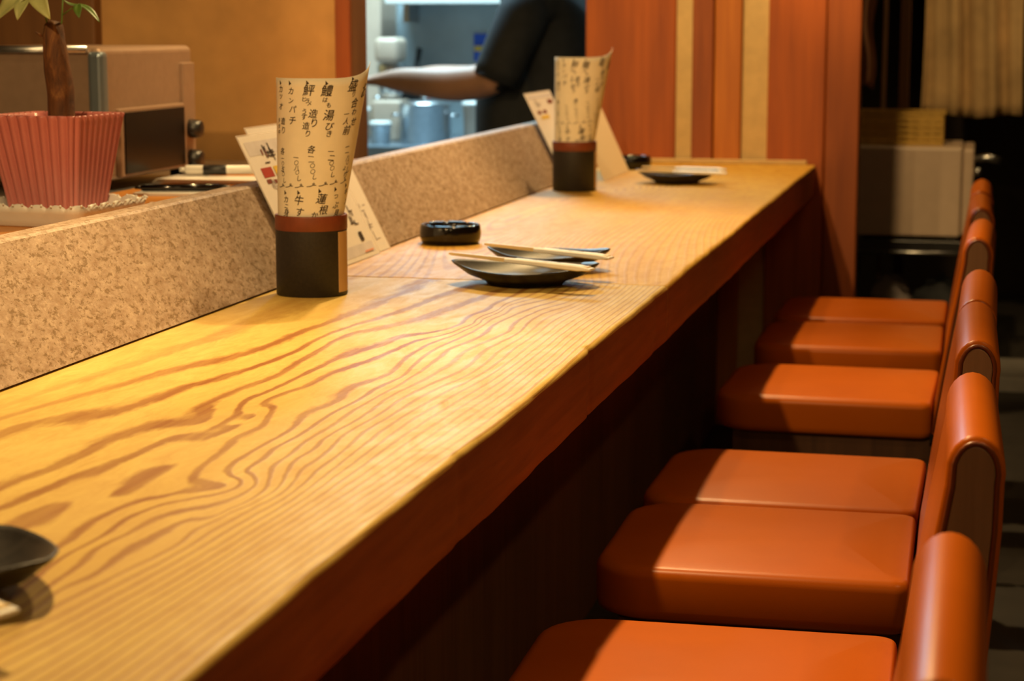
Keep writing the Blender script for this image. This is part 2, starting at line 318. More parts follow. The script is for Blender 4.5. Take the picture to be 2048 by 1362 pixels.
GLYPHS = (('お',0.825,0.903,0.0260),('造',1.000,0.732,0.0208),('盛',0.488,0.955,0.0208),('り',0.525,0.915,0.0104),('合',0.575,0.870,0.0174),('わ',0.600,0.827,0.0122),('せ',0.625,0.780,0.0156),('一',0.438,0.825,0.0113),('人',0.450,0.792,0.0122),('前',0.488,0.748,0.0165),('一',0.562,0.665,0.0104),('一',0.575,0.637,0.0104),('八',0.625,0.610,0.0104),('〇',0.638,0.588,0.0078),('し',0.688,0.552,0.0122),('よ',0.575,0.565,0.0087),('り',0.625,0.530,0.0122),('鱧',0.075,0.942,0.0200),('は',0.062,0.900,0.0095),('も',0.125,0.875,0.0095),('湯',0.137,0.827,0.0191),('び',0.163,0.775,0.0148),('き',0.175,0.740,0.0122),('一',0.238,0.655,0.0113),('二',0.263,0.625,0.0122),('〇',0.275,0.600,0.0087),('〇',0.300,0.575,0.0087),('し',0.325,0.545,0.0104),('鮃',-0.188,0.945,0.0200),('ヒ',-0.250,0.903,0.0095),('ラ',-0.200,0.895,0.0095),('メ',-0.162,0.883,0.0087),('造',-0.100,0.835,0.0156),('り',-0.075,0.792,0.0156),('う',-0.237,0.845,0.0104),('す',-0.237,0.820,0.0113),('造',-0.200,0.778,0.0130),('り',-0.162,0.742,0.0122),('各',-0.087,0.667,0.0139),('一',-0.087,0.633,0.0104),('一',-0.075,0.607,0.0104),('〇',-0.050,0.590,0.0087),('〇',-0.037,0.562,0.0087),('し',0.000,0.537,0.0095),('カ',-0.475,0.940,0.0130),('ン',-0.475,0.895,0.0113),('パ',-0.438,0.855,0.0139),('チ',-0.438,0.802,0.0156),('一',-0.350,0.627,0.0104),('〇',-0.337,0.603,0.0087),('八',-0.325,0.578,0.0104),('〇',-0.312,0.557,0.0078),('し',-0.275,0.530,0.0104),('カ',-0.712,0.948,0.0130),('ツ',-0.712,0.913,0.0104),('オ',-0.712,0.867,0.0130),('造',-0.650,0.797,0.0122),('り',-0.637,0.755,0.0130),('タ',-0.775,0.800,0.0087),('タ',-0.775,0.772,0.0087),('キ',-0.775,0.745,0.0095),('各',-0.662,0.655,0.0122),('一',-0.662,0.620,0.0095),('〇',-0.650,0.597,0.0078),('五',-0.650,0.570,0.0104),('〇',-0.637,0.547,0.0078),('し',-0.600,0.517,0.0095),('カ',-0.550,0.427,0.0122),('ニ',-0.537,0.395,0.0104),('身',-0.537,0.365,0.0130),('牛',-0.262,0.425,0.0174),('す',-0.237,0.370,0.0156),('蓮',0.163,0.432,0.0182),('根',0.225,0.378,0.0165),('か',0.062,0.355,0.0122),('つ',0.463,0.438,0.0104),('ぶ',0.488,0.395,0.0130),('貝',0.538,0.357,0.0122),('キ',0.763,0.443,0.0130),('ン',0.825,0.395,0.0113))
MARKS = ((0.463,0.990),(0.062,0.978),(-0.212,0.980),(-0.500,0.978),(-0.725,0.978),(-0.575,0.460),(-0.275,0.463),(0.113,0.470),(0.425,0.473),(0.713,0.477))
CURLS = ((-0.650,0.490),(-0.450,0.492),(-0.237,0.492),(-0.012,0.497),(0.200,0.500),(0.400,0.505),(0.638,0.502))
T = 0.74
# ------------------------------------------------------------------ room shell
struct(add('floor', box((-3.3, -1.3, -.08), (1.7, 8.7, 0)), M['floor']))
struct(add('ceiling', box((-3.3, -1.3, 2.55), (1.7, 8.7, 2.62)), M['ceil']))
struct(add('wall_right', box((1.6, -1.3, 0), (1.7, 8.7, 2.55)), M['ceil']))
struct(add('wall_back', box((-3.3, -1.3, 0), (1.6, -1.2, 2.55)), M['ceil']))
struct(add('wall_left', box((-3.3, -1.2, 0), (-3.2, 8.6, 2.55)), M['plaster']))
struct(add('wall_kitchen', box((-3.2, 7.5, 0), (-.95, 7.6, 2.55)), M['ktile']))
struct(add('wall_far', box((-.95, 8.6, 0), (1.6, 8.7, 2.55)), M['darkwall']))
struct(add('wall_partition', box((-1.04, 5.63, 0), (-.95, 8.6, 2.55)), M['darkwall']))
w = struct(add('wall_plaster', box((-3.2, 4.1, 0), (-1.345, 4.20, 2.55)), M['plaster']))
jam = add('door_post', box((-1.345, 4.085, 0), (-1.3125, 4.10, 2.55), .002), M['plank3'], w)
add('door_jamb', box((-1.345, 4.1005, 0), (-1.312, 4.207, 2.55), .002), M['brownpanel'], w)  # wall's end face, its shade put into a darker brown
pan = add('wall_panel', box((-3.2, 4.06, 0), (-1.882, 4.10, 2.55), .004), M['brownpanel'], w)

# wall of upright planks at the end of the counter
we = empty('wall_end', (0, 5.55, 0)); struct(we)
add('plaster_ground', box((-1.092, .03, 0), (-.331, .08, 2.55)), M['strip'], we)
for i, (a, b, m) in enumerate(((-1.092, -.838, 'plank'), (-.792, -.733, 'plank3'), (-.730, -.655, 'plank2'), (-.582, -.425, 'plank'), (-.423, -.331, 'plank3'))):
    me = box((a, 0, 0), (b, .045, 2.55), .004)
    o = add('plank', me, M[m], we)
for a, b in ((-.838, -.792), (-.655, -.582)):
    add('plaster_strip', box((a + .0005, .014, 0), (b - .0005, .05, 2.55)), M['strip'], we)
add('ledge', box((-1.0, -.012, T), (-.47, 0, T + .012), .002), M['strip'], we)

# ------------------------------------------------------------------ the counter
counter = empty('bar_counter', (0, 0, 0))
tag(counter, 'long thick wooden bar counter with bold wavy grain running past the orange chairs', 'counter')
gp = np.array(GRAIN); SX = 3.2
def tps(a, b):
    d2 = (a[:, None, 0] - b[None, :, 0]) ** 2 * SX * SX + (a[:, None, 1] - b[None, :, 1]) ** 2
    return .5 * d2 * np.log(d2 + 1e-9)
N = len(gp); K = tps(gp, gp) + np.eye(N) * 4e-5
P = np.c_[np.ones(N), gp[:, 0], gp[:, 1]]
A = np.block([[K, P], [P.T, np.zeros((3, 3))]])
sol = np.linalg.solve(A, np.r_[gp[:, 2], 0, 0, 0])
def ring_near(x, y):
    q = np.c_[x, y]
    return tps(q, gp) @ sol[:N] + sol[N] + sol[N + 1] * x + sol[N + 2] * y
def ring_far(x, y):
    u = (x + .80 + .10 * np.sin((y - 2.9) * 1.6)) / .50
    k = 4.5 * np.exp(-((y - 3.9) / .55) ** 2) + 5.5 * np.exp(-((y - 4.55) / .35) ** 2)
    return 34 * np.sqrt(u * u + .004) - k * np.exp(-(u * 2.2) ** 2) * 1.6 + 2.2 * (y - 2.9) + 1.0 * np.sin(9 * u + 3 * y)
XF = -.447
def edge_wobble(y):
    w = .0009 * np.sin(y * 7.3) + .0005 * np.sin(y * 17.1 + 1) + .0004 * np.sin(y * 41 + 2)
    for c, s, d in ((1.70, .015, .0018), (2.32, .014, .0030), (2.02, .03, .0008), (1.30, .02, .0008), (2.80, .02, .0012), (3.4, .03, .001)):
        w = w - d * np.exp(-((y - c) / s) ** 2)
    return w
def slab(y0, y1, ny, fn, m, fadefn):
    ys = np.linspace(y0, y1, ny); xs = np.linspace(-1.012, XF - .006, 110)
    prof = [(x, 0, 0) for x in xs]
    for k in range(1, 6):
        a = k / 5 * math.pi / 2
        prof.append((XF - .006 + .006 * math.sin(a), -.006 * (1 - math.cos(a)), 1))
    for k in range(1, 6): prof.append((XF + .001 * math.sin(k), -.006 - k / 5 * .076, 2))
    prof += [(XF - .006, -.086, 2), (-1.012, -.086, 2)]
    prof = np.array(prof); n = len(prof); V = np.zeros((ny, n, 3))
    for j, y in enumerate(ys):
        ed = prof[:, 2] >= 1
        V[j, :, 0] = prof[:, 0] + np.where(prof[:, 0] > XF - .03, edge_wobble(y), 0) * (prof[:, 0] > XF - .03) * np.where(ed, 1, .5)
        V[j, :, 1] = y; V[j, :, 2] = T + prof[:, 1]
        if True: V[j, -2:, 2] += .0008 * math.sin(y * 23) + .0008 * math.sin(y * 61)
    V[:, :, 2] += 0.0003 * np.sin(V[:, :, 0] * 60 + 5 * V[:, :, 1]) * (prof[:, 2] == 0)
    idx = np.arange(ny * n).reshape(ny, n); Fc = []
    for j in range(ny - 1):
        for i in range(n):
            k = (i + 1) % n; Fc.append((idx[j, i], idx[j, k], idx[j + 1, k], idx[j + 1, i]))
    Fc.append(tuple(int(q) for q in idx[0, ::-1])); Fc.append(tuple(int(q) for q in idx[-1]))
    me = bpy.data.meshes.new('mesh'); me.from_pydata(V.reshape(-1, 3).tolist(), [], [tuple(map(int, f)) for f in Fc])
    fx = V[:, :, 0].ravel(); fy = V[:, :, 1].ravel(); fz = V[:, :, 2].ravel()
    ring = fn(np.minimum(fx, XF), fy) + (T - fz) * 60 * (fz < T - .002)
    fade = fadefn(fx, fy)
    for nm, dat in (('ring', ring), ('fade', fade)):
        at = me.attributes.new(nm, 'FLOAT', 'POINT'); at.data.foreach_set('value', dat.astype(np.float32))
    bm = bmesh.new(); bm.from_mesh(me); bmesh.ops.recalc_face_normals(bm, faces=bm.faces); bm.to_mesh(me); bm.free()
    smooth(me)
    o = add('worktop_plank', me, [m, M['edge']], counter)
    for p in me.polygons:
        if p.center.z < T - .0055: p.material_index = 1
    return o
slab(.25, 2.8993, 330, ring_near, M['slab'], lambda x, y: np.clip((x + .99) / .16, .12, 1) * np.clip(1.0 - .45 * np.clip((x + .66) / .14, 0, 1), 0, 1))
slab(2.9007, 5.548, 220, ring_far, M['slab2'], lambda x, y: np.clip((x + 1.0) / .12, .15, .75) * np.clip(1.25 - (x + .75) / .30, .3, 1))
add('front_panel', box((-.75, .25, 0), (-.71, 5.545, T - .086)), M['under'], counter)
add('back_panel', box((-1.0, .25, 0), (-.97, 5.545, T - .086)), M['under'], counter)

# sloped granite upstand behind the counter
KS = .5; ZT = .1425
st = prism([(-.992, T + .003), (-.992 - KS * (ZT - .003), T + ZT - .003), (-.992 - KS * ZT - .003, T + ZT), (-.992 - KS * ZT - .030, T + ZT), (-1.022, T + .003)], .25, 5.05)
tag(add('stone_upstand', st, M['stone']), 'speckled beige granite upstand sloping along the back of the wooden counter', 'stone ledge')

# shelf behind the stone
ZS = .838
sh = empty('serving_shelf', (-1.26, 2.2, 0)); tag(sh, 'orange wooden shelf board behind the granite upstand holding pens and potted plant', 'shelf')
def at0(me, o): me.transform(Matrix.Translation(-Vector(o.location))); return me
add('board', at0(box((-1.442, .4, ZS - .035), (-1.098, 4.08, ZS), .003), sh), M['shelfw'], sh)
for y in (.6, 2.2, 3.9): add('bracket', at0(box((-1.42, y - .02, 0), (-1.12, y + .02, ZS - .035)), sh), M['under'], sh)
pt = empty('steel_table', (-1.9, 3.2, 0)); tag(pt, 'dark steel preparation table carrying the steel oven behind the shelf', 'table')
add('top', at0(box((-2.5, 2.6, ZS - .045), (-1.445, 4.04, ZS - .004), .004), pt), M['steel'], pt)
for x in (-2.46, -1.50):
    for y in (2.64, 4.0): add('leg', at0(box((x - .02, y - .02, 0), (x + .02, y + .02, ZS - .045)), pt), M['steel'], pt)

# oven
ov = empty('countertop_oven', (-1.65, 3.41, ZS - .004)); tag(ov, 'boxy stainless steel oven with dark glass door and two black knobs beside the plant', 'oven')
def part(name, me, m, o): return add(name, at0(me, o), m, o)
z0 = ZS + .012
part('body', box((-1.80, 3.205, z0), (-1.478, 3.62, 1.082), .012, 4), M['ovensteel'], ov)
part('door', box((-1.480, 3.262, z0 + .005), (-1.468, 3.552, .975), .003), M['ovensteel'], ov)
part('door_glass', box((-1.472, 3.275, z0 + .01), (-1.4655, 3.545, .968), .001), M['glassdark'], ov)
part('control_panel', box((-1.480, 3.556, z0 + .005), (-1.471, 3.612, 1.05), .002), M['ovensteel'], ov)
for z in (.925, .868):
    k = lathe([(.018, 0), (.018, .008), (.015, .022), (.012, .023)], 24)
    k.transform(Matrix.Translation((-1.471, 3.585, z)) @ Matrix.Rotation(math.pi / 2, 4, 'Y')); part('knob', k, M['black'], ov)
part('corner_reflection', box((-1.50, 3.199, z0), (-1.472, 3.228, 1.075), .008, 3), M['steelk'], ov)  # blue-grey strip standing in for the reflection on the bevelled corner
part('top_rail', tube([(-1.80, 3.203, 1.078), (-1.50, 3.203, 1.078)], .007), M['steel'], ov)
for x in (-1.77, -1.50):
    for y in (3.235, 3.59): part('foot', box((x - .012, y - .012, ZS - .004), (x + .012, y + .012, z0 + .002)), M['black'], ov)

# ------------------------------------------------------------------ potted plant on a lace tray
def sq(half, r, n, z, flute=0.0, nf=0, c=(0, 0)):
    out = []
    per = 4 * 2 * (half - r) + 2 * math.pi * r; side = 2 * (half - r)
    for i in range(n):
        d = i / n * per; k = int(d // (side + math.pi * r / 2)); k = min(k, 3); e = d - k * (side + math.pi * r / 2)
        if e < side: p = Vector((half, -half + r + e)); nr = Vector((1, 0))
        else:
            a = (e - side) / r; p = Vector((half - r + r * math.cos(a), half - r + r * math.sin(a))); nr = Vector((math.cos(a), math.sin(a)))
        f = flute * (abs(math.cos(math.pi * nf * i / n)) - 1) if flute else 0
        p = p + nr * f; a = k * math.pi / 2; ca, sa = math.cos(a), math.sin(a)
        out.append(Vector((c[0] + p.x * ca - p.y * sa, c[1] + p.x * sa + p.y * ca, z)))
    return out
tray = tag(add('lace_tray', bpy.data.meshes.new('mesh')), 'white openwork tray with scalloped lace rim under the pink pot', 'tray')
n = 240; rings = [sq(.088, .02, n, 0), sq(.090, .02, n, .002)]
for z, h in ((.010, .092), (.020, .095)): rings.append(sq(h, .02, n, z))
top = sq(.099, .022, n, .028); top = [Vector((p.x, p.y, p.z + .0055 * abs(math.sin(math.pi * 24 * i / n)) ** .8)) for i, p in enumerate(top)]
inn = [Vector((p.x * .975, p.y * .975, p.z - .001)) for p in top]
rings += [top, inn, sq(.090, .02, n, .012), sq(.085, .02, n, .004)]
tm = loft(rings, True); tray.data = tm; tm.materials.append(M['white']); tray.location = (-1.305, 2.672, ZS); tray.rotation_euler = (0, 0, math.radians(-8))
for k in range(48):
    a = top[int((k + .5) * n / 48)]
    b = bmesh.new(); bmesh.ops.create_icosphere(b, subdivisions=1, radius=.0021)
    me = bpy.data.meshes.new('mesh'); b.to_mesh(me); b.free()
    if k == 0: bead = smooth(me); bead.materials.append(M['white'])
    o = bpy.data.objects.new('lace_bead', bead); COL.objects.link(o); o.parent = tray; o.location = (a.x, a.y, a.z - .0005)
plant = empty('potted_plant', (-1.325, 2.715, ZS + .004), math.radians(-4)); tag(plant, 'young money tree with thick brown trunk in a pink fluted square pot', 'plant')
n = 432; NF = 36
pr = [sq(.052, .014, n, 0), sq(.054, .014, n, .004, .004, NF)]
for k in range(1, 9): pr.append(sq(.054 + .022 * k / 8, .014, n, .004 + .138 * k / 8, .0055, NF))
pr += [sq(.0775, .014, n, .147, .0050, NF), sq(.0770, .014, n, .1495, .0045, NF), sq(.074, .012, n, .150), sq(.0695, .012, n, .146), sq(.063, .012, n, .125), sq(.030, .012, n, .124)]
add('pot', loft(pr), M['pot'], plant)
add('soil', loft([sq(.0635, .012, 48, .118), sq(.0635, .012, 48, .126), sq(.03, .012, 48, .130)]), M['bark'], plant)
tp = [(.012, 0, .11), (.010, 0, .15), (.009, .002, .185), (.007, 0, .215), (.003, 0, .245), (.002, 0, .265), (.003, 0, .278), (.004, 0, .2835)]
tr = tube(tp, [.020, .0185, .0190, .0188, .0175, .0150, .0128, .0085], 20)
for v in tr.vertices:
    v.co.x += .0013 * math.sin(v.co.z * 160 + 5 * math.atan2(v.co.y, v.co.x)); v.co.y += .001 * math.sin(v.co.z * 210 + v.co.x * 300)
add('trunk', tr, M['bark'], plant)
def leaf(base, tip, width, droop, side, m):
    base, tip = Vector(base), Vector(tip); ax = tip - base; L = ax.length; ax.normalize(); side = Vector(side).normalized()
    nr = ax.cross(side).normalized(); side = nr.cross(ax).normalized(); V = []; Fc = []; n = 12
    for i in range(n + 1):
        t = i / n; w = width * (math.sin(math.pi * t ** .8) ** .85) * (1 - .15 * t) + .0004
        c = base + ax * L * t + nr * droop * math.sin(math.pi * t)
        for s in (-1, -.5, 0, .5, 1): V.append(c + side * w * s + nr * abs(s) * w * .35)
    for i in range(n):
        for j in range(4): Fc.append((i*5+j, i*5+j+1, (i+1)*5+j+1, (i+1)*5+j))
    me = pyd(V, Fc, True); o = add('leaf', me, m, plant)
    md = o.modifiers.new('thick', 'SOLIDIFY'); md.thickness = .0006
    return o
def stem(path, r=.0011): return add('stem', tube(path, r, 8), M['leafd'], plant)
# local frame of the plant: x along the picture's right, z up
stem([(-.004, -.004, .27), (-.008, -.006, .30), (-.018, -.012, .335)], .0013); stem([(.010, .002, .262), (.015, .002, .283), (.022, 0, .35)], .0012)
stem([(.016, .002, .292), (.030, .0, .300), (.046, -.003, .308)], .0009)
hub = (-.020, -.012, .336)
leaf((-.016, -.02, .338), (.026, -.05, .286), .0150, .006, (1, .2, .6), M['leaf']); leaf(hub, (-.073, -.03, .285), .0150, .006, (.7, -.3, -.7), M['leaf'])
leaf((-.026, -.02, .318), (-.030, -.045, .285), .011, .004, (1, .1, .1), M['leaf']); leaf(hub, (-.03, .05, .345), .015, .008, (1, 0, 0), M['leaf'])
leaf(hub, (-.06, .02, .37), .014, .008, (0, 1, 0), M['leaf'])
hub2 = (.046, -.003, .308)
leaf(hub2, (.084, -.012, .282), .0055, .004, (.3, .9, .2), M['leafd']); leaf(hub2, (.057, -.022, .288), .0065, .003, (1, .2, .2), M['leafd'])
leaf(hub2, (.026, -.01, .314), .004, .002, (0, 1, .3), M['leafd']); leaf((.022, 0, .35), (.08, 0, .40), .014, .008, (0, 1, 0), M['leaf']); leaf((.022, 0, .35), (-.01, .02, .41), .014, .008, (0, 1, 0), M['leafd'])
add('twig', tube([(-.012, -.008, .262), (-.021, -.012, .268)], [.0022, .001], 8), M['bark'], plant)

# ------------------------------------------------------------------ pens, pads and flecks on the shelf
def pen(name, label, a, b, r, mats, grip=None):
    o = empty(name, a); a, b = Vector(a), Vector(b); d = (b - a); L = d.length; tag(o, label, 'pen', 'pens on the shelf')
    q = d.to_track_quat('Z', 'Y').to_matrix().to_4x4()
    def ad(nm, prof, m): me = lathe(prof, 20); me.transform(q); add(nm, me, m, o)
    ad('barrel', [(r * .7, 0), (r, .003), (r, L * .82)], mats[0]); ad('tip', [(r, L * .82), (r * .85, L * .88), (r * .25, L)], mats[1])
    if grip: ad('grip', [(r * 1.02, L * grip[0]), (r * 1.14, L * grip[0] + .002), (r * 1.14, L * grip[1] - .002), (r * 1.02, L * grip[1])], M['black'])
    ad('button', [(r * .45, -.010), (r * .45, .001)], mats[1])
    cl = box((-.0015, -r - .0025, L * .02), (.0015, -r - .0008, L * .28), .0005); cl.transform(q); add('clip', cl, mats[0], o)
    return o
pen('black_pen', 'black plastic ballpoint pen lying on the white pad behind the granite', (-1.378, 3.135, ZS + .0115), (-1.222, 3.170, ZS + .0115), .0062, (M['blackgloss'], M['black']))
pen('white_pen', 'white marker pen with a black grip lying on the brown folded paper', (-1.425, 3.442, ZS + .0195), (-1.275, 3.475, ZS + .0195), .0085, (M['white'], M['white']), (.22, .50))
pd = tag(add('note_pad', boxes([((-.085, -.028, .0002), (.085, .028, .0045))])), 'thin white pad of paper under the black pen', 'pad'); pd.data.materials.append(M['white']); pd.location = (-1.30, 3.145, ZS); pd.rotation_euler = (0, 0, .08)
fp = empty('folded_paper', (-1.32, 3.42, ZS)); tag(fp, 'stack of creased brownish papers under the white pen', 'paper')
for k in range(4):
    V = []; Fc = []
    for i in range(9):
        for j in range(5): V.append((-.14 + .035 * i + .004 * k, -.05 + .026 * j - .004 * k, .0012 + .0025 * k + .0009 * math.sin(i * 1.3 + k) * (j % 2)))
    for i in range(8):
        for j in range(4): Fc.append((i*5+j, (i+1)*5+j, (i+1)*5+j+1, i*5+j+1))
    o = add('sheet', pyd(V, Fc, True), M['card'] if k % 2 else M['cream'], fp); o.modifiers.new('t', 'SOLIDIFY').thickness = .0008
flk = None
for (x, y, a) in ((-1.315, 2.99, .3), (-1.29, 2.975, 1.2), (-1.262, 2.962, .1), (-1.243, 2.975, 2.0), (-1.30, 2.945, .8), (-1.235, 2.99, .5), (-1.275, 3.005, 2.6)):
    if flk is None:
        b = bmesh.new(); bmesh.ops.create_icosphere(b, subdivisions=2, radius=1)
        for v in b.verts: v.co = Vector((v.co.x * .0065 * (1 + .2 * v.co.y), v.co.y * .0024, v.co.z * .0012))
        flk = bpy.data.meshes.new('mesh'); b.to_mesh(flk); b.free(); smooth(flk); flk.materials.append(M['white'])
    o = bpy.data.objects.new('paper_fleck', flk); COL.objects.link(o); o.location = (x, y, ZS + .0012); o.rotation_euler = (0, 0, a)
    tag(o, 'tiny white fleck lying on the orange shelf in front of the black pen', 'fleck', 'white flecks on the shelf')

# ------------------------------------------------------------------ menu holders
def paper_point(s, v, off=0.0):
    th = s * math.radians(88); zt = .307 + (.022 * s ** 3 if s > 0 else 0); z = .012 + v * (zt - .012); k = (z - .115) / .187
    a = .047 * math.sin(th) + k * (.018 + .017 * math.sin(th)); b = .045 * math.cos(th) + k * (-.005 + .012 * math.cos(th))
    return Vector((a + off * math.sin(th), -b - off * math.cos(th), z))
def glyph(ch, cache={}):
    if ch not in cache:
        cu = bpy.data.curves.new('t', 'FONT'); cu.body = ch; cu.resolution_u = 3; cu.shear = .12; cu.offset = .007
        o = bpy.data.objects.new('t', cu); COL.objects.link(o); dg = bpy.context.evaluated_depsgraph_get(); dg.update()
        me = bpy.data.meshes.new_from_object(o.evaluated_get(dg))
        cache[ch] = ([tuple(v.co) for v in me.vertices], [tuple(p.vertices) for p in me.polygons])
        bpy.data.objects.remove(o); bpy.data.curves.remove(cu); bpy.data.meshes.remove(me)
    return cache[ch]
def menu_paper(parent):
    V, Fc = [], []; ns, nv = 44, 24
    for off in (0, -.0004):
        for i in range(ns + 1):
            for j in range(nv + 1): V.append(paper_point(-1 + 2 * i / ns, j / nv, off))
    m = (ns + 1) * (nv + 1); w = nv + 1
    for i in range(ns):
        for j in range(nv):
            q = (i*w+j, (i+1)*w+j, (i+1)*w+j+1, i*w+j+1); Fc.append(q); Fc.append(tuple(m + k for k in q[::-1]))
    for i in range(ns):
        for j in (0, nv): Fc.append((i*w+j, (i+1)*w+j, m+(i+1)*w+j, m+i*w+j))
    for j in range(nv):
        for i in (0, ns): Fc.append((i*w+j, i*w+j+1, m+i*w+j+1, m+i*w+j))
    p = add('menu_sheet', pyd(V, Fc, True), M['paper'], parent)
    V, Fc = [], []; rnd = random.Random(3)
    def put(pts, faces, s, v):
        b = len(V); e = 1e-3; p0 = paper_point(s, v)
        ds = (paper_point(s + e, v) - p0).length / e; dv = (paper_point(s, v + e) - p0).length / e
        for x, y in pts: V.append(paper_point(max(-1, min(1, s + x / ds)), min(1, v + y / dv), .0005))
        Fc.extend(tuple(b + i for i in f) for f in faces)
    for ch, s, v, h in GLYPHS:
        pts, fs = glyph(ch); r = rnd.uniform(-.16, .02); c_, s_ = math.cos(r), math.sin(r)
        q = [((x - .5) * h * .82, (y - .37) * h * .86) for x, y, z in pts]
        put([(x * c_ - y * s_, x * s_ + y * c_) for x, y in q], fs, s, v)
    for s, v in MARKS: put([(-.0015, .0035), (.0030, -.001), (-.0010, -.0035)], [(0, 1, 2)], s, v)
    for s, v in CURLS:
        path = [(-.0085, -.002), (-.004, -.0016), (0, 0), (.0022, .0022), (.001, .0034), (-.0008, .0022), (.0012, .0002), (.0045, 0)]
        pts = []; fs = []
        for i, (x, y) in enumerate(path):
            a = path[max(i-1, 0)]; b = path[min(i+1, len(path)-1)]; d = Vector((b[0]-a[0], b[1]-a[1])).normalized() * .0005
            pts += [(x - d.y, y + d.x), (x + d.y, y - d.x)]
        fs = [(2*i, 2*i+1, 2*i+3, 2*i+2) for i in range(len(path) - 1)]
        put(pts, fs, s, v)
    add('brush_writing', pyd(V, Fc), M['ink'], p)['kind'] = 'stuff'
    return p
def holder(loc, rz, label, lab_angle):
    o = empty('menu_holder', loc, rz); tag(o, label, 'menu holder', 'cups of rolled menus on the counter')
    add('cup', lathe([(.049, 0), (.0508, .0015), (.0508, .112), (.0505, .1135), (.0485, .1135), (.048, .112), (.048, .004), (.001, .004)], 64, True, True, False), M['cup'], o)
    add('band', lathe([(.0509, .0935), (.0514, .0945), (.0514, .1128), (.0510, .1145), (.0482, .1145), (.0480, .110)], 64, True, False, False), M['band'], o)
    V = []; Fc = []
    for i in range(9):
        a = math.radians(lab_angle + (i - 4) * 3.6)
        for r in (.0509, .0517):
            for z in (.006, .0915): V.append((r * math.sin(a), -r * math.cos(a), z))
    for i in range(8):
        b = i * 4; c = b + 4; Fc += [(b, b+1, c+1, c), (b+2, c+2, c+3, b+3), (b, c, c+2, b+2), (b+1, b+3, c+3, c+1)]
    Fc += [(0, 2, 3, 1), (32, 33, 35, 34)]
    add('side_label', pyd(V, Fc), M['label'], o)
    return o
h1 = holder((-.928, 2.70, T), math.radians(19), 'black cup with red-brown band and cream strip holding a rolled handwritten menu, nearest', 62)
menu_paper(h1)
h2 = holder((-.922, 4.56, T), math.radians(12), 'black cup with brown band holding a rolled handwritten menu near the plank wall', 80)
for c in list(h1.children):
    if c.name.startswith('menu_sheet'): copy_tree(c, h2)

# laminated cards leaning on the stone
def card(name, label, cat, y0, y1, x_bot, hgt, mt, zoff=.0, prints=(), slope=KS, margin=True, group=None):
    ang = math.atan(slope); o = empty(name, (x_bot, y0, T + .0005 + zoff)); o.rotation_euler = (0, -ang, 0)
    tag(o, label, cat, group)
    W = y1 - y0
    add('sheet', box((-.0006, 0, .0008), (.0006, W, hgt), 0), mt, o)
    if margin: add('laminate_edge', boxes([((-.0004, -.004, -.0), (.0004, 0, hgt + .003)), ((-.0004, W, -.0), (.0004, W + .004, hgt + .003)), ((-.0004, 0, hgt), (.0004, W, hgt + .003))]), M['film'], o)
    for k, (nm, m, rects) in enumerate(prints):
        V = []; Fc = []
        for (a, b, c, d) in rects:
            i = len(V); V += [(.0009 + .0002 * k, a, c), (.0009 + .0002 * k, b, c), (.0009 + .0002 * k, b, d), (.0009 + .0002 * k, a, d)]; Fc.append((i, i+1, i+2, i+3))
        q = add(nm, pyd(V, Fc), M[m], o)
        if len(rects) > 1: q['kind'] = 'stuff'
    return o
def scribble(y, z, w, h, n, seed):
    r = random.Random(seed); out = []
    for k in range(n):
        a = y + r.random() * w; c = z + r.random() * h
        if r.random() < .5: out.append((a, a + .010 + .012 * r.random(), c, c + .0018))
        else: out.append((a, a + .0035, c, c + .006 + .012 * r.random()))
    return out
pr1 = (('print_tint', 'greyprint', [(.012, .362, .205, .228), (.012, .362, .008, .026)]),
       ('print_photo', 'red', [(.030, .076, .168, .184)]), ('print_photo', 'redbrown', [(.032, .052, .158, .165), (.060, .074, .157, .163)]), ('print_photo', 'yellow', [(.084, .120, .166, .184)]),
       ('print_title', 'ink', scribble(.058, .190, .050, .020, 16, 2) + scribble(.30, .055, .03, .03, 8, 5)), ('print_title', 'redbrown', [(.064, .069, .204, .214), (.078, .082, .200, .212)]),
       ('fish_drawing', 'ink', [(.314, .330, .030, .046)]), ('print_text', 'midgrey', scribble(.045, .146, .05, .010, 8, 9)), ('print_text', 'orangeprint', [(.305, .350, .0105, .0125)]))
pr2 = (('print_text', 'midgrey', scribble(.335, .018, .018, .07, 12, 12)),)
card('menu_card', 'laminated menu card with red photo leaning behind the nearest menu cup, front one', 'card', 2.830, 3.205, -.981, .238, M['card'], 0, pr1, KS)
card('menu_card', 'laminated menu card peeking out behind the front card at the nearest menu cup', 'card', 2.893, 3.285, -.987, .248, M['card'], 0, pr2, KS)
pr3 = (('print_tint', 'greyprint', [(.01, .28, .222, .233)]), ('print_photo', 'redbrown', [(.205, .265, .205, .216), (.045, .085, .182, .191), (.105, .148, .182, .191)]), ('print_photo', 'yellow', [(.06, .15, .168, .177)]),
       ('print_title', 'midgrey', scribble(.06, .200, .06, .015, 10, 21)))
card('menu_card', 'pale laminated card leaning left of the menu cup near the plank wall', 'card', 4.755, 5.045, -.980, .238, M['card'], 0, pr3, KS)
card('menu_card', 'plain cream card leaning right of the menu cup near the plank wall', 'card', 4.85, 5.20, -.905, .19, M['cream'], 0, (), .46, False)

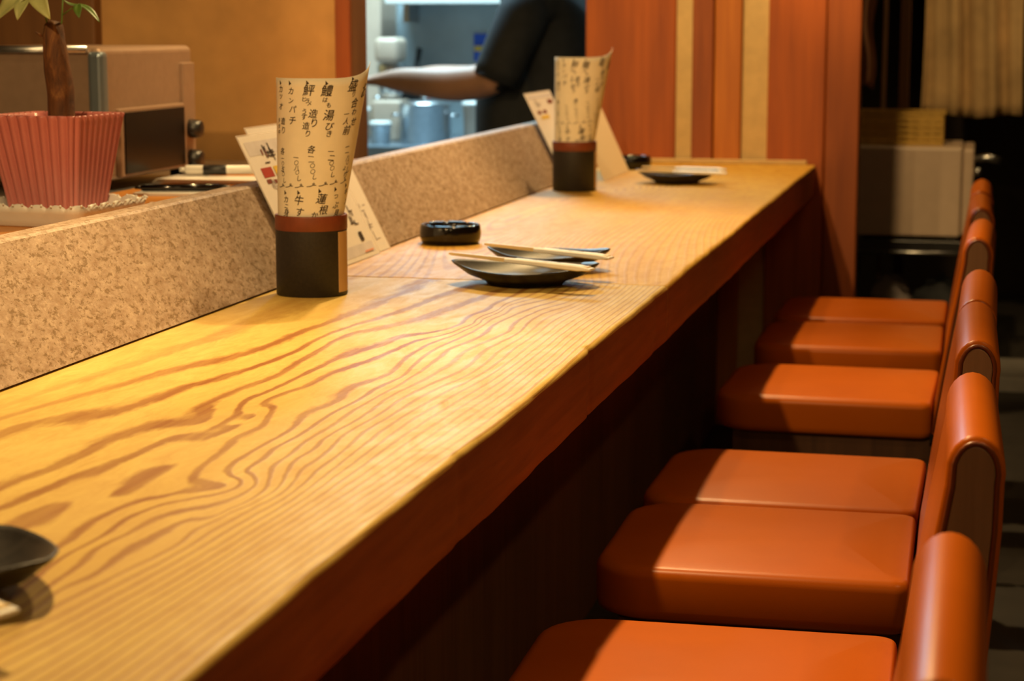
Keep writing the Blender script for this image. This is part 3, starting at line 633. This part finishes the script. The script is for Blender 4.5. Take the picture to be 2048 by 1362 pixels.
# ------------------------------------------------------------------ dishes, chopsticks, ashtrays
def dish_mesh(a, b):
    n = 72; p = 1.45
    def ring(k, z, tip, pw=p):
        out = []
        for i in range(n):
            t = 2 * math.pi * i / n; c, s = math.cos(t), math.sin(t); pq = 2 + (pw - 2) * min(1, k * 1.1)
            r = (abs(c) ** pq + abs(s) ** pq) ** (-1 / pq)
            out.append(Vector((a * k * r * c, b * k * r * s, z + tip * abs(c) ** 6 - tip * .3 * abs(s) ** 4)))
        return out
    R = [ring(.50, 0, 0), ring(.52, .003, 0), ring(.55, .006, 0), ring(.78, .013, .002), ring(.97, .0235, .006), ring(1.0, .0265, .007), ring(.975, .0275, .007),
         ring(.93, .0245, .006), ring(.78, .0165, .002), ring(.55, .011, 0), ring(.25, .0085, 0), ring(.02, .008, 0)]
    return loft(R)
DM = dish_mesh(.112, .092); DM.materials.append(M['dish'])
def dish(loc, rz, sc, label):
    o = bpy.data.objects.new('small_dish', DM); COL.objects.link(o); o.location = loc; o.rotation_euler = (0, 0, rz); o.scale = (sc, sc, 1)
    tag(o, label, 'dish', 'dark pottery dishes along the counter'); return o
dish((-.655, 2.872, T), math.radians(2), 1.0, 'dark pottery dish with pointed ends, nearer of the pair in the middle of the counter')
dish((-.660, 3.062, T), math.radians(4), .88, 'dark pottery dish behind its twin in the middle of the counter')
dish((-.722, 4.820, T), math.radians(2), .9, 'dark pottery dish under white chopstick sleeves, at the far end by the planks')
dish((-.690, 1.195, T), math.radians(-14), .95, 'dark pottery dish with worn glaze cut off at the lower left of the picture')
def chopsticks(a, b, label, split=.42):
    a, b = Vector(a), Vector(b); d = b - a; L = d.length; o = empty('chopsticks', a); o.rotation_euler = d.to_track_quat('X', 'Z').to_euler()
    tag(o, label, 'chopsticks', 'sleeved chopsticks on the dishes')
    for s in (-1, 1):
        R = []
        for t, w in ((0, .0014), (.02, .0020), (.45, .0029), (1.0, .0034)):
            y = s * (.0017 + .0012 * t)
            R.append([Vector((L * t, y - w * .7, -w)), Vector((L * t, y + w * .7, -w)), Vector((L * t, y + w * .7, w)), Vector((L * t, y - w * .7, w))])
        add('chopstick', loft(R, False), M['stick'], o)
    R = []
    for t, w, h in ((split, .0078, .0030), (split + .06, .0085, .0036), (.93, .0092, .0042), (1.02, .0080, .0014)):
        R.append([Vector((L * t + (.012 if t == split and y > 0 else 0), y * w, z * h)) for y, z in ((-1, -.6), (-.7, -1), (.7, -1), (1, -.6), (1, .6), (.7, 1), (-.7, 1), (-1, .6))])
    sl = add('paper_sleeve', loft(R, False), M['sleeve'], o)
    r = random.Random(5); V = []; Fc = []
    for k in range(12):
        x = L * (.60 + .18 * r.random()); y = -.005 + .009 * r.random(); i = len(V); dx = .003 + .004 * r.random(); dy = .0012
        V += [(x, y, .00455), (x + dx, y + .001, .00455), (x + dx, y + dy + .001, .00455), (x, y + dy, .00455)]; Fc.append((i, i+1, i+2, i+3))
    add('sleeve_print', pyd(V, Fc), M['ink'], sl)['kind'] = 'stuff'
    return o
chopsticks((-.770, 2.872, T + .0430), (-.541, 2.788, T + .0355), 'sleeved wooden chopsticks resting on the nearer middle dish')
chopsticks((-.750, 3.010, T + .0430), (-.540, 2.935, T + .0355), 'sleeved wooden chopsticks resting on the rear middle dish')
chopsticks((-.812, 4.780, T + .0330), (-.595, 4.745, T + .0320), 'sleeved chopsticks lying across the far dish, nearer of the two')
chopsticks((-.820, 4.900, T + .0330), (-.612, 4.865, T + .0320), 'sleeved chopsticks lying across the far dish, farther of the two')
chopsticks((-.775, 1.140, T + .0330), (-.562, 1.060, T + .0320), 'white chopstick sleeve tip poking in at the lower left')
def ashtray(loc, label):
    n = 80; prof = [(.046, 0), (.0505, .002), (.0535, .010), (.0545, .020), (.0530, .030), (.0520, .0335), (.0500, .0345), (.0465, .0335), (.0450, .028), (.0440, .009), (.030, .006), (.001, .006)]
    R = []
    for r, z in prof:
        row = []
        for i in range(n):
            a = 2 * math.pi * i / n; zz = z
            if z > .027 and r > .0445:
                q = min(abs(((a * 8 / (2 * math.pi)) % 1) - .5), .5)
                if q < .10: zz = z - .0026 * math.cos(q / .10 * math.pi / 2)
            row.append(Vector((r * math.cos(a), r * math.sin(a), zz)))
        R.append(row)
    o = add('ashtray', loft(R), M['blackgloss']); o.location = loc; tag(o, label, 'ashtray', 'black ashtrays on the counter'); return o
ashtray((-.908, 3.392, T), 'round black notched ashtray beside the middle dishes')
ashtray((-.915, 5.290, T), 'round black ashtray at the far end beside the cream card')

# ------------------------------------------------------------------ chairs (local x points to the backrest)
def rrect(x0, x1, y0, y1, r0, r1, z, n=8):
    out = []
    for (cx, cy, r, a0) in ((x1 - r1, y1 - r1, r1, 0), (x0 + r0, y1 - r0, r0, 90), (x0 + r0, y0 + r0, r0, 180), (x1 - r1, y0 + r1, r1, 270)):
        for k in range(n + 1):
            a = math.radians(a0 + 90 * k / n); out.append(Vector((cx + r * math.cos(a), cy + r * math.sin(a), z)))
    return out
HW = .185
def seat_mesh():
    x0, x1 = -.222, .178; R = []
    for off, z in ((.008, .376), (.002, .380), (0, .390), (0, .430)):
        R.append(rrect(x0 + off, x1 - off, -HW + off, HW - off, .070, .02, z))
    for k in range(1, 7):
        a = k / 6 * math.pi / 2; off = .016 * (1 - math.cos(a)); R.append(rrect(x0 + off, x1 - off * .4, -HW + off, HW - off, .070 - off * .5, .02, .430 + .015 * math.sin(a)))
    for k in range(1, 9):
        off = .016 + .165 * k / 9; R.append(rrect(x0 + off, x1 - .012 - off * .5, -HW + off, HW - off, max(.003, .056 - off * .3) if off < .16 else .003, .003, .445 + .006 * math.sin(k / 8 * math.pi / 2)))
    return loft(R)
def back_profile(ins=0.0):
    # closed outline in (x, z)
    pts = [(.178, .385), (.183, .45), (.193, .52), (.205, .60), (.215, .66), (.2215, .700)]
    cx, cz, r = .2490, .712, .0275
    arc = [(cx + r * math.cos(math.radians(a)), cz + .036 * math.sin(math.radians(a))) for a in range(165, -16, -15)]
    bk = [(.275, .66), (.271, .60), (.265, .52), (.258, .45), (.252, .385)]
    P = pts + arc + bk
    if ins:
        n = len(P); Q = []
        for i in range(n):
            a = Vector(P[i-1]); b = Vector(P[(i+1) % n]); t = (b - a).normalized(); Q.append((P[i][0] + t.y * ins, P[i][1] - t.x * ins))
        P = Q
    return P
def rounded_prism(prof_fn, half, r):
    R = []
    for k in range(0, 5):
        a = k / 4 * math.pi / 2; R.append([(x, -half + r * (1 - math.sin(a)), z) for x, z in prof_fn(r * (1 - math.cos(a)))][:] if False else [(x, -half + r * (1 - math.cos(math.pi / 2 - a)) if False else -half + r - r * math.cos(math.pi / 2 - a) * 0 - r * (1 - k / 4), z) for x, z in prof_fn(r * (1 - math.sqrt(max(0, 1 - (1 - k / 4) ** 2))))])
    R2 = [[(x, -y, z) for x, y, z in ring] for ring in R[::-1]]
    return loft(R + R2)
BW = .178
bk_me = rounded_prism(lambda d: back_profile(d) if d > 1e-6 else back_profile(), BW, .007); bk_me.materials.append(M['leather'])
seat_me = seat_mesh(); seat_me.materials.append(M['leather'])
def side_mesh(s):
    P = back_profile(.0095); y0 = BW - .002; y1 = BW + .0025
    m = prism(P, s * y0, s * y1, .0015); return m
side_me = [side_mesh(-1), side_mesh(1)]
pip = []
for s in (-1, 1):
    P = back_profile(.0070); m = tube([(x, s * (BW + .0005), z) for x, z in P], 0.0026, 8); pip.append(m)
for m in side_me: m.materials.append(M['sidewood'])
for m in pip: m.materials.append(M['piping'])
frame_me = boxes([((-.185, -.165, .335), (.175, -.140, .374)), ((-.185, .140, .335), (.175, .165, .374)), ((-.185, -.14, .335), (-.160, .14, .374)), ((.150, -.14, .335), (.175, .14, .374))]); frame_me.materials.append(M['legwood'])
def leg_me(x, y, splay):
    R = [[Vector((x + sx * w + dx, y + sy * w, z)) for sx, sy in ((-1, -1), (1, -1), (1, 1), (-1, 1))] for w, z, dx in ((.013, 0, splay), (.017, .30, 0), (.018, .36, 0))]
    m = loft(R, False); m.materials.append(M['legwood']); return m
legs = [leg_me(-.165, -.145, -.015), leg_me(-.165, .145, -.015), leg_me(.165, -.145, .03), leg_me(.165, .145, .03)]
str_me = [boxes([((-.165, y, .14), (.165, y + .012, .165))]) for y in (-.150, .138)]
for m in str_me: m.materials.append(M['legwood'])
def chair(x, yfar, rz, label):
    o = empty('low_back_chair', (x, yfar - HW, 0), rz); tag(o, label, 'chair', 'orange leather chairs along the counter')
    def p(nm, me): q = bpy.data.objects.new(nm, me); COL.objects.link(q); q.parent = o; return q
    p('seat', seat_me); b = p('backrest', bk_me)
    for s in (0, 1):
        q = bpy.data.objects.new('side_panel', side_me[s]); COL.objects.link(q); q.parent = b
        q = bpy.data.objects.new('piping', pip[s]); COL.objects.link(q); q.parent = b
    p('seat_frame', frame_me)
    for m in str_me: p('stretcher', m)
    for l in legs: p('leg', l)
    return o
for yf, rz, lab in ((1.495, 0, 'orange leather low chair cut off at the lower right, only its backrest showing'),
                    (2.205, 1.0, 'orange leather low chair with seat running off the bottom edge of the picture'),
                    (2.785, .6, 'orange leather low chair, second seat up from the bottom of the picture'),
                    (3.162, -.4, 'orange leather low chair tight behind the second seat from the bottom'),
                    (4.005, -1.0, 'orange leather low chair standing alone with gaps on both sides, third from the planks'),
                    (4.610, .4, 'orange leather low chair, next to last before the plank wall'),
                    (5.040, 0, 'orange leather low chair, last in the row by the plank wall')):
    chair(-.262 if yf < 2 else -.248, yf, math.radians(rz), lab)

# ------------------------------------------------------------------ the kitchen and the cook
kb = empty('kitchen_bench', (-2.1, 7.1, 0)); tag(kb, 'stainless steel kitchen bench with doors behind the cook', 'bench')
part('top', box((-2.9, 6.75, .66), (-1.2, 7.49, .70), .004), M['steelk'], kb); part('cabinet', box((-2.88, 6.80, .08), (-1.22, 7.48, .66)), M['steelk'], kb)
for x in (-2.85, -2.32, -1.79): part('door', box((x, 6.785, .12), (x + .50, 6.80, .63), .004), M['steel'], kb)
part('plinth', box((-2.85, 6.84, 0), (-1.25, 7.46, .08)), M['black'], kb)
shf = empty('wall_shelf', (-2.0, 7.4, 1.2)); tag(shf, 'white shelf fixed to the kitchen wall above the cook', 'shelf')
part('board', box((-2.18, 7.22, 1.198), (-1.70, 7.50, 1.222), .003), M['white'], shf)
for x in (-2.15, -1.75): part('bracket', box((x, 7.36, 1.13), (x + .02, 7.50, 1.198)), M['steel'], shf)
col = add('wall_duct', box((-2.34, 7.28, .70), (-2.215, 7.50, 2.3), .01), M['offwhite']); tag(col, 'pale upright duct boxing at the left side of the kitchen', 'duct')
# appliance with jug
jug = empty('blender_jug', (-2.12, 7.09, .70)); tag(jug, 'pale kitchen mixer with glass jug and rounded white top on the bench', 'mixer')
part('base', box((-2.175, 7.02, .70), (-2.065, 7.16, .85), .012, 3), M['offwhite'], jug)
me = lathe([(.03, .85), (.045, .88), (.052, .97), (.045, .985)], 28); me.transform(Matrix.Translation((-2.12, 7.09, 0))); part('jar', me, M['steel'], jug)
part('head', box((-2.165, 7.02, .985), (-2.075, 7.16, 1.075), .02, 4, True), M['offwhite'], jug)
me = tube([(-2.07, 7.09, .96), (-2.035, 7.09, .95), (-2.035, 7.09, .89), (-2.07, 7.09, .88)], .007); part('handle', me, M['black'], jug)
# stock pot
sp = empty('stock_pot', (-1.96, 6.98, .70)); tag(sp, 'tall steel stock pot with lid on the kitchen bench', 'pot')
me = lathe([(.090, .70), (.093, .705), (.093, .835), (.096, .838), (.096, .842), (.05, .852), (.012, .855)], 40); me.transform(Matrix.Translation((-1.96, 6.98, 0))); part('body', me, M['steel'], sp)
me = lathe([(.008, .855), (.016, .865), (.016, .875), (.004, .88)], 20); me.transform(Matrix.Translation((-1.96, 6.98, 0))); part('lid_knob', me, M['steel'], sp)
for s in (-1, 1): part('handle', tube([(-1.96 + s * .092, 6.955, .80), (-1.96 + s * .118, 6.96, .80), (-1.96 + s * .118, 7.0, .80), (-1.96 + s * .092, 7.005, .80)], .005), M['steel'], sp)
# frying pan propped up
fpn = empty('frying_pan', (-2.12, 7.36, .70)); tag(fpn, 'black frying pan propped upright behind the pots', 'pan')
me = lathe([(.060, 0), (.062, .002), (.085, .028), (.082, .028), (.060, .005), (.001, .004)], 36, True, True, False); me.transform(Matrix.Translation((-2.12, 7.36, .788)) @ Matrix.Rotation(math.radians(72), 4, 'X')); part('pan', me, M['black'], fpn)
part('handle', tube([(-2.12, 7.38, .87), (-2.115, 7.41, .96), (-2.11, 7.44, 1.03)], [.011, .009, .011]), M['black'], fpn)
# tubs and bottles
def tub(nm, lab, cat, x, y, r, h, m):
    o = empty(nm, (x, y, .70)); tag(o, lab, cat)
    me = lathe([(r * .86, 0), (r * .9, .003), (r, h), (r * 1.05, h + .002), (r * 1.05, h + .008)], 28); add('body', me, m, o)
    add('lid', lathe([(r * 1.06, h + .004), (r * 1.08, h + .012), (r * .9, h + .018), (r * .2, h + .019)], 28), M['white'], o); return o
tub('storage_tub', 'pale cream storage tub with lid right of the stock pot', 'tub', -1.785, 7.02, .045, .130, M['offwhite'])
tub('storage_tub', 'small steel canister left of the stock pot', 'canister', -2.105, 6.90, .038, .062, M['steel'])
tub('storage_tub', 'squat pale tub at the left end of the bench', 'tub', -2.20, 6.93, .045, .110, M['offwhite'])
for i, (x, h, m, lab) in enumerate(((-2.03, .15, 'white', 'white squeeze bottle behind the stock pot'), (-2.225, .16, 'steel', 'steel shaker bottle by the duct'))):
    o = empty('bottle', (x, 7.26, .70)); tag(o, lab, 'bottle')
    add('body', lathe([(.026, 0), (.028, .004), (.028, h * .7), (.012, h * .85)], 24), M[m], o); add('cap', lathe([(.013, h * .85), (.013, h * .93), (.005, h)], 20), M['red' if i == 0 else 'steel'], o)
nt = empty('wall_notice', (-1.865, 7.494, 1.035)); tag(nt, 'blue notice with a yellow stripe on the kitchen wall', 'sign')
add('sheet', boxes([((-.045, 0, -.052), (.040, .004, .052))]), M['blue'], nt); add('stripe', boxes([((-.042, -.002, -.014), (.038, 0, .006))]), M['yellow'], nt)

# cook
def cook():
    J = {}; order = []
    def v(name, co, r): J[name] = len(order); order.append((Vector(co), r))
    cx, cy = -1.330, 6.13
    v('pel', (cx + .03, cy, .80), (.165, .15)); v('wai', (cx + .02, cy, .93), (.155, .135)); v('che', (cx + .02, cy, 1.10), (.165, .15)); v('sho', (cx - .02, cy, 1.22), (.13, .13))
    v('nec', (cx - .07, cy, 1.315), (.072, .068)); v('he1', (cx - .10, cy, 1.38), (.100, .088)); v('he2', (cx - .115, cy, 1.46), (.112, .098)); v('he3', (cx - .11, cy, 1.535), (.080, .074))
    E = [('pel', 'wai'), ('wai', 'che'), ('che', 'sho'), ('sho', 'nec'), ('nec', 'he1'), ('he1', 'he2'), ('he2', 'he3')]
    for k, s in (('n', -1), ('f', 1)):
        v('sh' + k, (cx - .01, cy + s * .17, 1.20), (.085, .085)); v('ua' + k, (cx - .065, cy + s * .20, 1.08), (.070, .068)); v('el' + k, (cx - .125, cy + s * .20, .955), (.060, .058))
        v('fa' + k, (cx - .26, cy + s * .19, .938), (.056, .052)); v('wr' + k, (cx - .43, cy + s * .17, .955), (.040, .035)); v('pa' + k, (cx - .49, cy + s * .16, .953), (.038, .020)); v('pb' + k, (cx - .525, cy + s * .155, .949), (.038, .016))
        E += [('sho', 'sh' + k), ('sh' + k, 'ua' + k), ('ua' + k, 'el' + k), ('el' + k, 'fa' + k), ('fa' + k, 'wr' + k), ('wr' + k, 'pa' + k), ('pa' + k, 'pb' + k)]
        for q, (dy, L) in enumerate(((-.030, .060), (-.010, .070), (.010, .068), (.029, .052))):
            b = Vector((cx - .535, cy + s * .155 + dy, .948)); v('a%s%d' % (k, q), b, (.010, .009)); v('b%s%d' % (k, q), b + Vector((-L * .55, 0, -.004)), (.009, .0085)); v('c%s%d' % (k, q), b + Vector((-L * .9, 0, -.022)), (.008, .0075))
            E += [('pb' + k, 'a%s%d' % (k, q)), ('a%s%d' % (k, q), 'b%s%d' % (k, q)), ('b%s%d' % (k, q), 'c%s%d' % (k, q))]
        b = Vector((cx - .485, cy + s * .16 - s * .042, .949)); v('t1' + k, b, (.012, .011)); v('t2' + k, b + Vector((-.038, -s * .014, -.012)), (.010, .009)); E += [('pa' + k, 't1' + k), ('t1' + k, 't2' + k)]
        v('hp' + k, (cx + .04, cy + s * .09, .74), (.095, .095)); v('kn' + k, (cx + .02, cy + s * .10, .42), (.062, .062)); v('an' + k, (cx + .05, cy + s * .10, .075), (.042, .042)); v('to' + k, (cx - .10, cy + s * .11, .035), (.040, .030))
        E += [('pel', 'hp' + k), ('hp' + k, 'kn' + k), ('kn' + k, 'an' + k), ('an' + k, 'to' + k)]
    me = bpy.data.meshes.new('mesh'); me.from_pydata([tuple(c) for c, r in order], [(J[a], J[b]) for a, b in E], [])
    o = bpy.data.objects.new('tmp', me); COL.objects.link(o); md = o.modifiers.new('skin', 'SKIN'); md.use_smooth_shade = True
    for i, (c, r) in enumerate(order): me.skin_vertices[0].data[i].radius = r
    me.skin_vertices[0].data[0].use_root = True
    sb = o.modifiers.new('sub', 'SUBSURF'); sb.levels = 2
    dg = bpy.context.evaluated_depsgraph_get(); dg.update(); out = bpy.data.meshes.new_from_object(o.evaluated_get(dg)); bpy.data.objects.remove(o)
    out.materials.clear()
    for m in ('cloth', 'skin', 'black'): out.materials.append(M[m])
    for p in out.polygons:
        c = p.center
        if c.z > 1.30 or (c.x < cx - .100 and .85 < c.z < 1.00 and abs(c.y - cy) > .09): p.material_index = 1
        elif c.z < .09: p.material_index = 2
        else: p.material_index = 0
    smooth(out); root = empty('person', (cx, cy, 0)); tag(root, 'cook in a black short-sleeved shirt reaching left in the bright kitchen', 'person')
    out.transform(Matrix.Translation((-cx, -cy, 0))); add('body', out, None, root)
    hm = bpy.data.meshes.new('mesh'); b = bmesh.new(); bmesh.ops.create_uvsphere(b, u_segments=48, v_segments=32, radius=1)
    for w in b.verts: w.co = Vector((-.100 + w.co.x * .096, w.co.y * .093, 1.478 + w.co.z * .092))
    bmesh.ops.delete(b, geom=[w for w in b.verts if w.co.z < 1.465 + (-.07 - w.co.x) * .75], context='VERTS'); b.to_mesh(hm); b.free(); smooth(hm); add('hair', hm, M['hair'], root)
    for s in (-1, 1):
        e = lathe([(.001, -.010), (.007, -.007), (.010, 0), (.007, .007), (.001, .010)], 14); e.transform(Matrix.Translation((-.183, s * .030, 1.462))); add('eye', e, M['black'], root)
        e = tube([(-.10, s * .083, 1.445), (-.095, s * .094, 1.465), (-.10, s * .085, 1.485)], [.008, .012, .008], 8); add('ear', e, M['skin'], root)
    add('nose', tube([(-.182, 0, 1.470), (-.198, 0, 1.442), (-.180, 0, 1.430)], [.007, .012, .008], 8), M['skin'], root)
    add('mouth', tube([(-.166, -.022, 1.404), (-.178, 0, 1.402), (-.166, .022, 1.404)], [.003, .005, .003], 8), M['red'], root)
    for s in (-1, 1):
        add('sleeve', tube([(-.005, s * .165, 1.225), (-.035, s * .190, 1.14), (-.070, s * .203, 1.06), (-.098, s * .204, .995), (-.112, s * .204, .958)], [.072, .078, .074, .072, .071], 20), M['cloth'], root)
    ap = loft([rrect(-.215 + d, .18 - d, -.14 + d * .5, .14 - d * .5, .10 - d * .3, .10 - d * .3, z) for z, d in ((.50, 0), (.70, 0), (.86, 0), (.94, .005), (1.0, .03), (1.05, .07), (1.09, .11))], True, False); add('apron', ap, M['cloth'], root)
    return root
cook()

# ------------------------------------------------------------------ far right: rack, white cabinet, basket, curtain
rk = empty('storage_rack', (-.20, 6.68, 0)); tag(rk, 'dark low rack with a metal rail carrying the white cabinet', 'rack')
part('board', box((-.42, 6.46, .405), (.02, 6.92, .442), .003), M['black'], rk); part('board', box((-.42, 6.46, .10), (.02, 6.92, .13), .003), M['black'], rk)
part('rail', tube([(-.42, 6.45, .405), (.02, 6.45, .405)], .006), M['steel'], rk)
for x in (-.41, .01):
    for y in (6.47, 6.91): part('post', box((x - .012, y - .012, 0), (x + .012, y + .012, .405)), M['black'], rk)
for i, (x, y, s) in enumerate(((-.28, 6.62, .07), (-.12, 6.60, .085))):
    b = bmesh.new(); bmesh.ops.create_icosphere(b, subdivisions=3, radius=1); r = random.Random(i)
    for v in b.verts:
        k = 1 + .18 * math.sin(v.co.x * 7 + i) * math.cos(v.co.y * 6 + v.co.z * 5); v.co = Vector((v.co.x * s * k, v.co.y * s * k, max(-.08, v.co.z * .1 * k)))
    me = bpy.data.meshes.new('mesh'); b.to_mesh(me); b.free(); smooth(me); o = add('plastic_bag', me, M['cloth'] if i else M['midgrey']); o.location = (x, y, .213)
    tag(o, ('grey crumpled bag', 'black crumpled bag')[i] + ' on the dark rack under the white cabinet', 'bag')
wc = empty('white_cabinet', (-.22, 6.68, .442)); tag(wc, 'white boxy appliance with chrome handle under the yellow basket', 'appliance')
part('body', box((-.40, 6.50, .450), (-.062, 6.90, .738), .010, 3), M['offwhite'], wc)
part('door', box((-.060, 6.505, .455), (-.026, 6.895, .733), .008, 3), M['offwhite'], wc)
part('handle', tube([(-.030, 6.52, .70), (.015, 6.52, .705), (.055, 6.515, .697)], [.010, .013, .011], 14), M['steel'], wc)
b = bmesh.new(); bmesh.ops.create_uvsphere(b, u_segments=20, v_segments=12, radius=.013); me = bpy.data.meshes.new('mesh'); b.to_mesh(me); b.free(); smooth(me); me.transform(Matrix.Translation((-.014, 6.50, .662))); part('highlight_ball', me, M['steel'], wc)  # steel ball in place of a bright round highlight by the handle
for x in (-.38, -.09):
    for y in (6.53, 6.87): part('foot', box((x - .012, y - .012, .442), (x + .012, y + .012, .452)), M['black'], wc)
bs = empty('slotted_basket', (-.26, 6.66, .738)); tag(bs, 'yellow slotted plastic basket on top of the white cabinet', 'basket')
bl = []
x0, x1, y0, y1 = -.40, -.125, 6.56, 6.80
for k in range(5):
    z = .744 + k * .019
    bl += [((x0, y0, z), (x1, y0 + .004, z + .010)), ((x0, y1 - .004, z), (x1, y1, z + .010)), ((x0, y0, z), (x0 + .004, y1, z + .010)), ((x1 - .004, y0, z), (x1, y1, z + .010))]
for k in range(9):
    x = x0 + (x1 - x0 - .006) * k / 8; bl += [((x, y0 - .0005, .742), (x + .006, y0 + .0045, .838)), ((x, y1 - .0045, .742), (x + .006, y1 + .0005, .838))]
for k in range(1, 8):
    y = y0 + (y1 - y0 - .006) * k / 8; bl += [((x0 - .0005, y, .742), (x0 + .0045, y + .006, .838)), ((x1 - .0045, y, .742), (x1 + .0005, y + .006, .838))]
part('lattice', boxes(bl), M['basket'], bs); part('bottom', box((x0, y0, .738), (x1, y1, .743)), M['basket'], bs)
part('rim', boxes([((x0 - .006, y0 - .006, .836), (x1 + .006, y0 + .006, .844)), ((x0 - .006, y1 - .006, .836), (x1 + .006, y1 + .006, .844)), ((x0 - .006, y0, .836), (x0 + .006, y1, .844)), ((x1 - .006, y0, .836), (x1 + .006, y1, .844))]), M['basket'], bs)
# curtain
V = []; Fc = []; nx, nz = 70, 30
for i in range(nx + 1):
    for j in range(nz + 1):
        u = i / nx; w = j / nz; x = -.212 + .335 * u
        V.append((x + .006 * math.sin(6 * w + 3 * u), .020 * math.sin(u * 17 + 1.2 * w) + .012 * math.sin(u * 33 + 3 * w) + .02 * (1 - w) * math.sin(u * 6), .815 + 1.25 * w + .006 * math.sin(u * 9)))
for i in range(nx):
    for j in range(nz): Fc.append((i*(nz+1)+j, (i+1)*(nz+1)+j, (i+1)*(nz+1)+j+1, i*(nz+1)+j+1))
cu = empty('door_curtain', (0, 7.0, 0)); tag(cu, 'beige cloth curtain hanging in folds at the far right', 'curtain')
o = add('cloth', pyd(V, Fc, True), M['curtain'], cu); o.modifiers.new('t', 'SOLIDIFY').thickness = .002
add('rod', tube([(-.35, 0, 2.07), (.6, 0, 2.07)], .010), M['legwood'], cu)
for x in (-.34, .59): add('rod_bracket', box((x - .01, -.01, 2.05), (x + .01, 1.6, 2.09)), M['legwood'], cu)
# uprights behind the basket
for i, (x, wdt, m, lab) in enumerate(((-.335, .014, 'sidewood', 'thin brown upright batten behind the yellow basket'), (-.268, .034, 'brownpanel', 'wide brown upright batten behind the yellow basket next to the curtain'))):
    o = empty('upright_batten', (x, 6.94, 0)); tag(o, lab, 'batten')
    add('post', box((-wdt / 2, -.012, 0), (wdt / 2, .012, 2.55), .002), M[m], o); add('base_block', box((-wdt / 2 - .006, -.018, 0), (wdt / 2 + .006, .018, .05), .002), M[m], o)
V = []; Fc = []
for i in range(17):
    for j in range(17):
        u, w = i / 16, j / 16; V.append((-.028 + .056 * u + .008 * math.sin(9 * w), .012 * math.sin(u * 8 + 2 * w), .90 + .40 * w + .02 * math.sin(3 * u)))
for i in range(16):
    for j in range(16): Fc.append((i*17+j, (i+1)*17+j, (i+1)*17+j+1, i*17+j+1))
tw = empty('hanging_towel', (-.40, 6.95, 0)); tag(tw, 'pinkish cloth hanging beside the plank wall above the basket', 'towel')
o = add('cloth', pyd(V, Fc, True), M['skin'], tw); o.modifiers.new('t', 'SOLIDIFY').thickness = .003
add('hook', tube([(0, .04, 1.33), (0, 0, 1.30), (0, -.01, 1.32)], .004, 8), M['steel'], tw)
# pale step on the floor at the right
tag(add('floor_step', box((.02, 6.25, 0), (.9, 6.62, .05), .006), M['stepgrey']), 'low pale grey step on the dark floor at the right edge', 'step')
